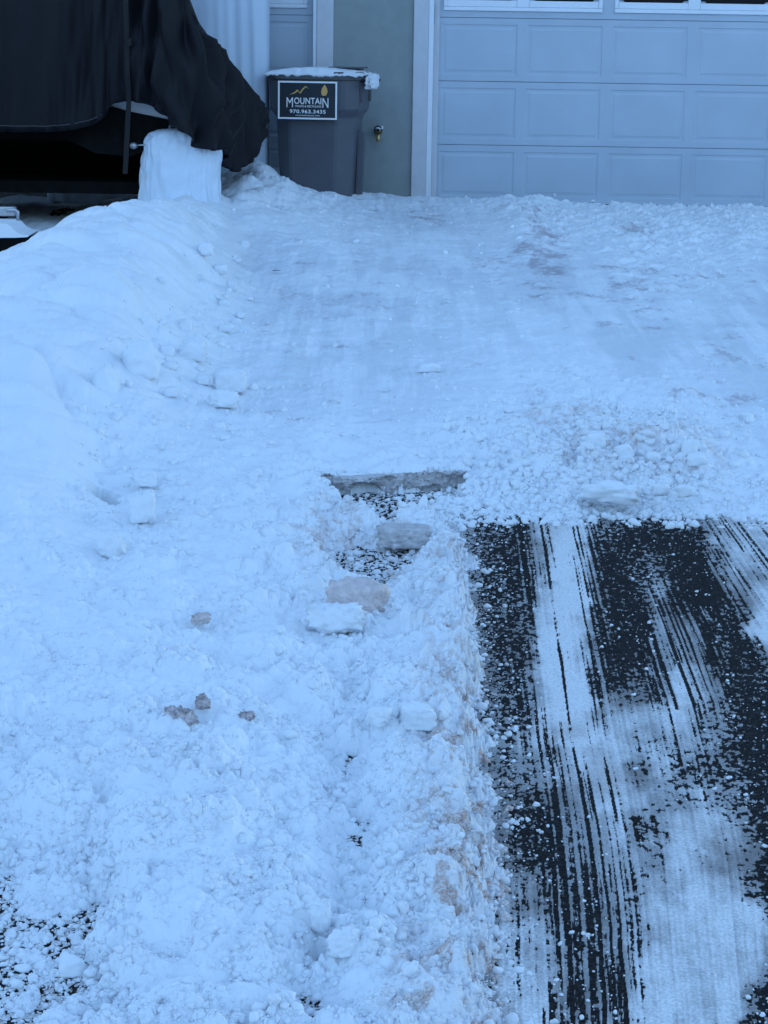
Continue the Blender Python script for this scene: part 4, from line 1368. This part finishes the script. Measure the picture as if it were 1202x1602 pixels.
# broken edge of the ice crust over the asphalt
sa_, sb_ = ground_at(500, 777, 0.0), ground_at(730, 767, 0.0)
bm = bmesh.new()
NX_, NZ_ = 90, 14
top_h = 0.064
ringsF = []
for i in range(NX_ + 1):
    f = i / NX_
    x = sa_.x + (sb_.x - sa_.x) * f
    yb_ = sa_.y + (sb_.y - sa_.y) * f
    under = 0.050 * math.exp(-((f - 0.30) / 0.10) ** 2)
    col_ = []
    for k in range(NZ_ + 1):
        g = k / NZ_
        z = under + (top_h * (1 + 0.22 * float(fbm(np.array(f * 7), np.array(0.3), 505, 3))) - under) * g + 0.003 * float(perlin(np.array(f * 20), np.array(g * 3), 503))
        rag = 0.022 * float(fbm(np.array(f * 9), np.array(g * 1.2), 501, 4)) + 0.012 * float(fbm(np.array(f * 40), np.array(g * 9), 502, 3)) - 0.035 * math.sin(math.pi * f * 1.5) * (f < 0.66) * 0.6
        y = yb_ + rag + 0.010 * (1 - g) * (f > .3) + 0.012 * math.sin(g * 9 + 2 * f) * 0.3
        col_.append(Vector((x, y, float(gz(np.array(y))) + z)))
    back = [Vector((x, yb_ + 0.35, float(gz(np.array(yb_ + .35))) + 0.025)), Vector((x, yb_ + 0.35, float(gz(np.array(yb_ + .35))) + 0.002))]
    ringsF.append(col_ + [Vector((x, yb_ + 0.03, float(gz(np.array(yb_))) + top_h - 0.002))] + back)
loft(bm, ringsF)
tag(link_bm("ice_slab", bm, ICEM, None, True, (sa_ + sb_) / 2), "thick broken edge of grey ice crust above bare asphalt", "ice slab")

lump_at("ice_block", 632, 856, 88, 34, 62, ICEM, 13, "oblong block of dirty ice lying below the ice slab", "ice block", h=0.015, square=0.85, amp=0.13, fine=0.07, flat=0.75, rot=math.radians(-3))
lump_at("ice_block", 556, 968, 100, 58, 60, ICE_LIGHT, 17, "rounded tan ice block leaning behind a white snow lump", "ice block", square=0.55, amp=0.14, fine=0.05, rot=math.radians(-14))
lump_at("snow_lump", 524, 990, 92, 40, 55, SNOW, 19, "wide crusty snow lump leaning on the tan ice block", "snow lump", amp=0.2, freq=3.2, fine=0.10, square=0.3)
lump_at("snow_lump", 360, 614, 56, 38, 46, SNOW, 23, "chunky white snow block on the left side of the drive, the upper of two", "snow lump", square=0.6, amp=0.16, fine=0.03)
lump_at("snow_lump", 350, 638, 48, 26, 34, SNOW, 29, "flat white snow block just below the chunky one on the drive", "snow lump", square=0.5, amp=0.14, fine=0.03)
lump_at("snow_lump", 955, 788, 98, 30, 60, SNOW, 31, "long smooth slab of snow in the rubble above the asphalt", "snow lump", square=0.2, amp=0.2, freq=1.9, fine=0.05, rot=math.radians(-8))
lump_at("snow_lump", 222, 594, 70, 54, 60, SNOW, 37, "large round snow lump half sunk in the left bank", "snow lump", amp=0.16, freq=1.6, fine=0.02)
lump_at("snow_lump", 300, 566, 44, 32, 34, SNOW, 41, "angular snow lump between the left bank and the drive", "snow lump", square=0.6, amp=0.15, fine=0.03)
lump_at("snow_lump", 222, 818, 42, 46, 36, SNOW, 43, "upright snow lump standing beside the dark holes in the bank", "snow lump", square=0.5, amp=0.16, fine=0.03)
lump_at("snow_lump", 226, 760, 40, 26, 30, SNOW, 44, "rounded snow lump just right of the dark hole in the bank", "snow lump", square=0.3, amp=0.16, fine=0.03)
lump_at("snow_lump", 170, 872, 54, 40, 44, SNOW, 47, "broad snow lump at the foot of the left bank", "snow lump", square=0.4, amp=0.15, fine=0.03)
lump_at("snow_lump", 112, 1528, 46, 34, 36, SNOW, 53, "smooth round snow lump at lower left near bare asphalt", "snow lump", amp=0.10, freq=1.5, fine=0.015)
lump_at("snow_lump", 502, 1458, 36, 52, 34, SNOW, 59, "tall narrow snow lump standing in the lower middle", "snow lump", square=0.3, amp=0.16, fine=0.03)
lump_at("snow_lump", 541, 1494, 62, 42, 46, SNOW, 61, "plump snow lump right of the tall narrow one", "snow lump", amp=0.18, fine=0.05)
lump_at("snow_lump", 594, 1136, 40, 30, 34, SNOW, 67, "smooth snow lump on the left edge of the gritty berm", "snow lump", square=0.4, amp=0.14, fine=0.03)
lump_at("snow_lump", 652, 1140, 60, 40, 46, SNOW, 68, "rounded snow lump on top of the gritty berm", "snow lump", square=0.3, amp=0.16, fine=0.04)
lump_at("snow_lump", 672, 582, 36, 13, 24, SNOW, 71, "small flat snow lump lying on the icy middle drive", "snow lump", square=0.5, amp=0.12, fine=0.03)
for i, (px, py, w_) in enumerate([(352, 520, 22), (376, 498, 14), (330, 532, 16), (318, 470, 26), (364, 455, 18), (345, 430, 22), (372, 412, 14), (290, 520, 24), (262, 560, 26), (318, 602, 22),
                                  (392, 470, 10), (300, 636, 18), (268, 622, 26), (240, 655, 20), (190, 560, 30), (384, 388, 16), (350, 480, 18), (322, 400, 24)]):
    lump_at("snow_chunk", px, py, w_, w_ * (0.55 + 0.3 * ((i * 37) % 10) / 10), w_ * 0.8, SNOW, 200 + i, "small snow chunk fallen at the foot of the left bank where it meets the drive", "snow chunk",
            square=0.2 + 0.5 * ((i * 53) % 10) / 10, amp=0.16, fine=0.05, subdiv=3, group="snow chunks at the foot of the left bank")
hr_ = np.random.default_rng(77)
for i in range(34):
    px = float(hr_.choice([hr_.normal(960, 70), hr_.uniform(760, 1120)])); py = float(hr_.uniform(700, 796))
    if px > 1130 or abs(px - 955) < 60 and py > 770:
        continue
    w_ = float(12 + 24 * hr_.uniform() ** 2)
    lump_at("snow_clump", px, py, w_, w_ * float(hr_.uniform(0.5, 0.85)), w_ * 0.8, SNOW, 300 + i, "broken clump of snow in the rubble heaped across the drive above the asphalt", "snow clump",
            square=float(hr_.uniform(0.1, 0.6)), amp=0.2, fine=0.07, subdiv=3, group="snow clumps heaped above the asphalt")
lump_at("gritty_lump", 280, 1142, 52, 34, 36, DIRTSNOW, 73, "dark gritty snow lump, larger of the two on the left", "gritty snow", amp=0.35, freq=3.2, fine=0.25)
lump_at("gritty_lump", 318, 1108, 26, 20, 20, DIRTSNOW, 79, "small gritty snow lump just above the larger gritty one", "gritty snow", amp=0.35, freq=3.2, fine=0.25)
lump_at("gritty_lump", 387, 1126, 24, 12, 18, DIRTSNOW, 83, "flat brown gritty crumb alone in the white snow", "gritty snow", amp=0.35, freq=3, fine=0.25)
lump_at("ice_block", 314, 976, 30, 17, 22, ICE_LIGHT, 89, "little grey lump of ice alone on the left snow", "ice block", amp=0.3, freq=3, fine=0.15)
for i, (px, py, lb) in enumerate([(432, 426, "dark curled dead leaf on the ice near the left bank"), (520, 359, "tiny dead leaf on the ice in front of the pier")]):
    p = ground_at(px, py, 0.066)
    bm = bmesh.new()
    outline = [(-.025, 0), (-.012, .010), (.004, .013), (.018, .008), (.030, 0), (.016, -.009), (.0, -.012), (-.014, -.008)]
    k = 1.0 if i == 0 else 0.8
    loft(bm, [[p + Vector((a * k, b * k, 0.008 + 0.25 * abs(b) + 3 * a * a)) for a, b in outline], [p + Vector((a * k, b * k, 0.0095 + 0.25 * abs(b) + 3 * a * a)) for a, b in outline]])
    tag(link_bm("dead_leaf", bm, LEAFM, None, False, p), lb, "leaf")
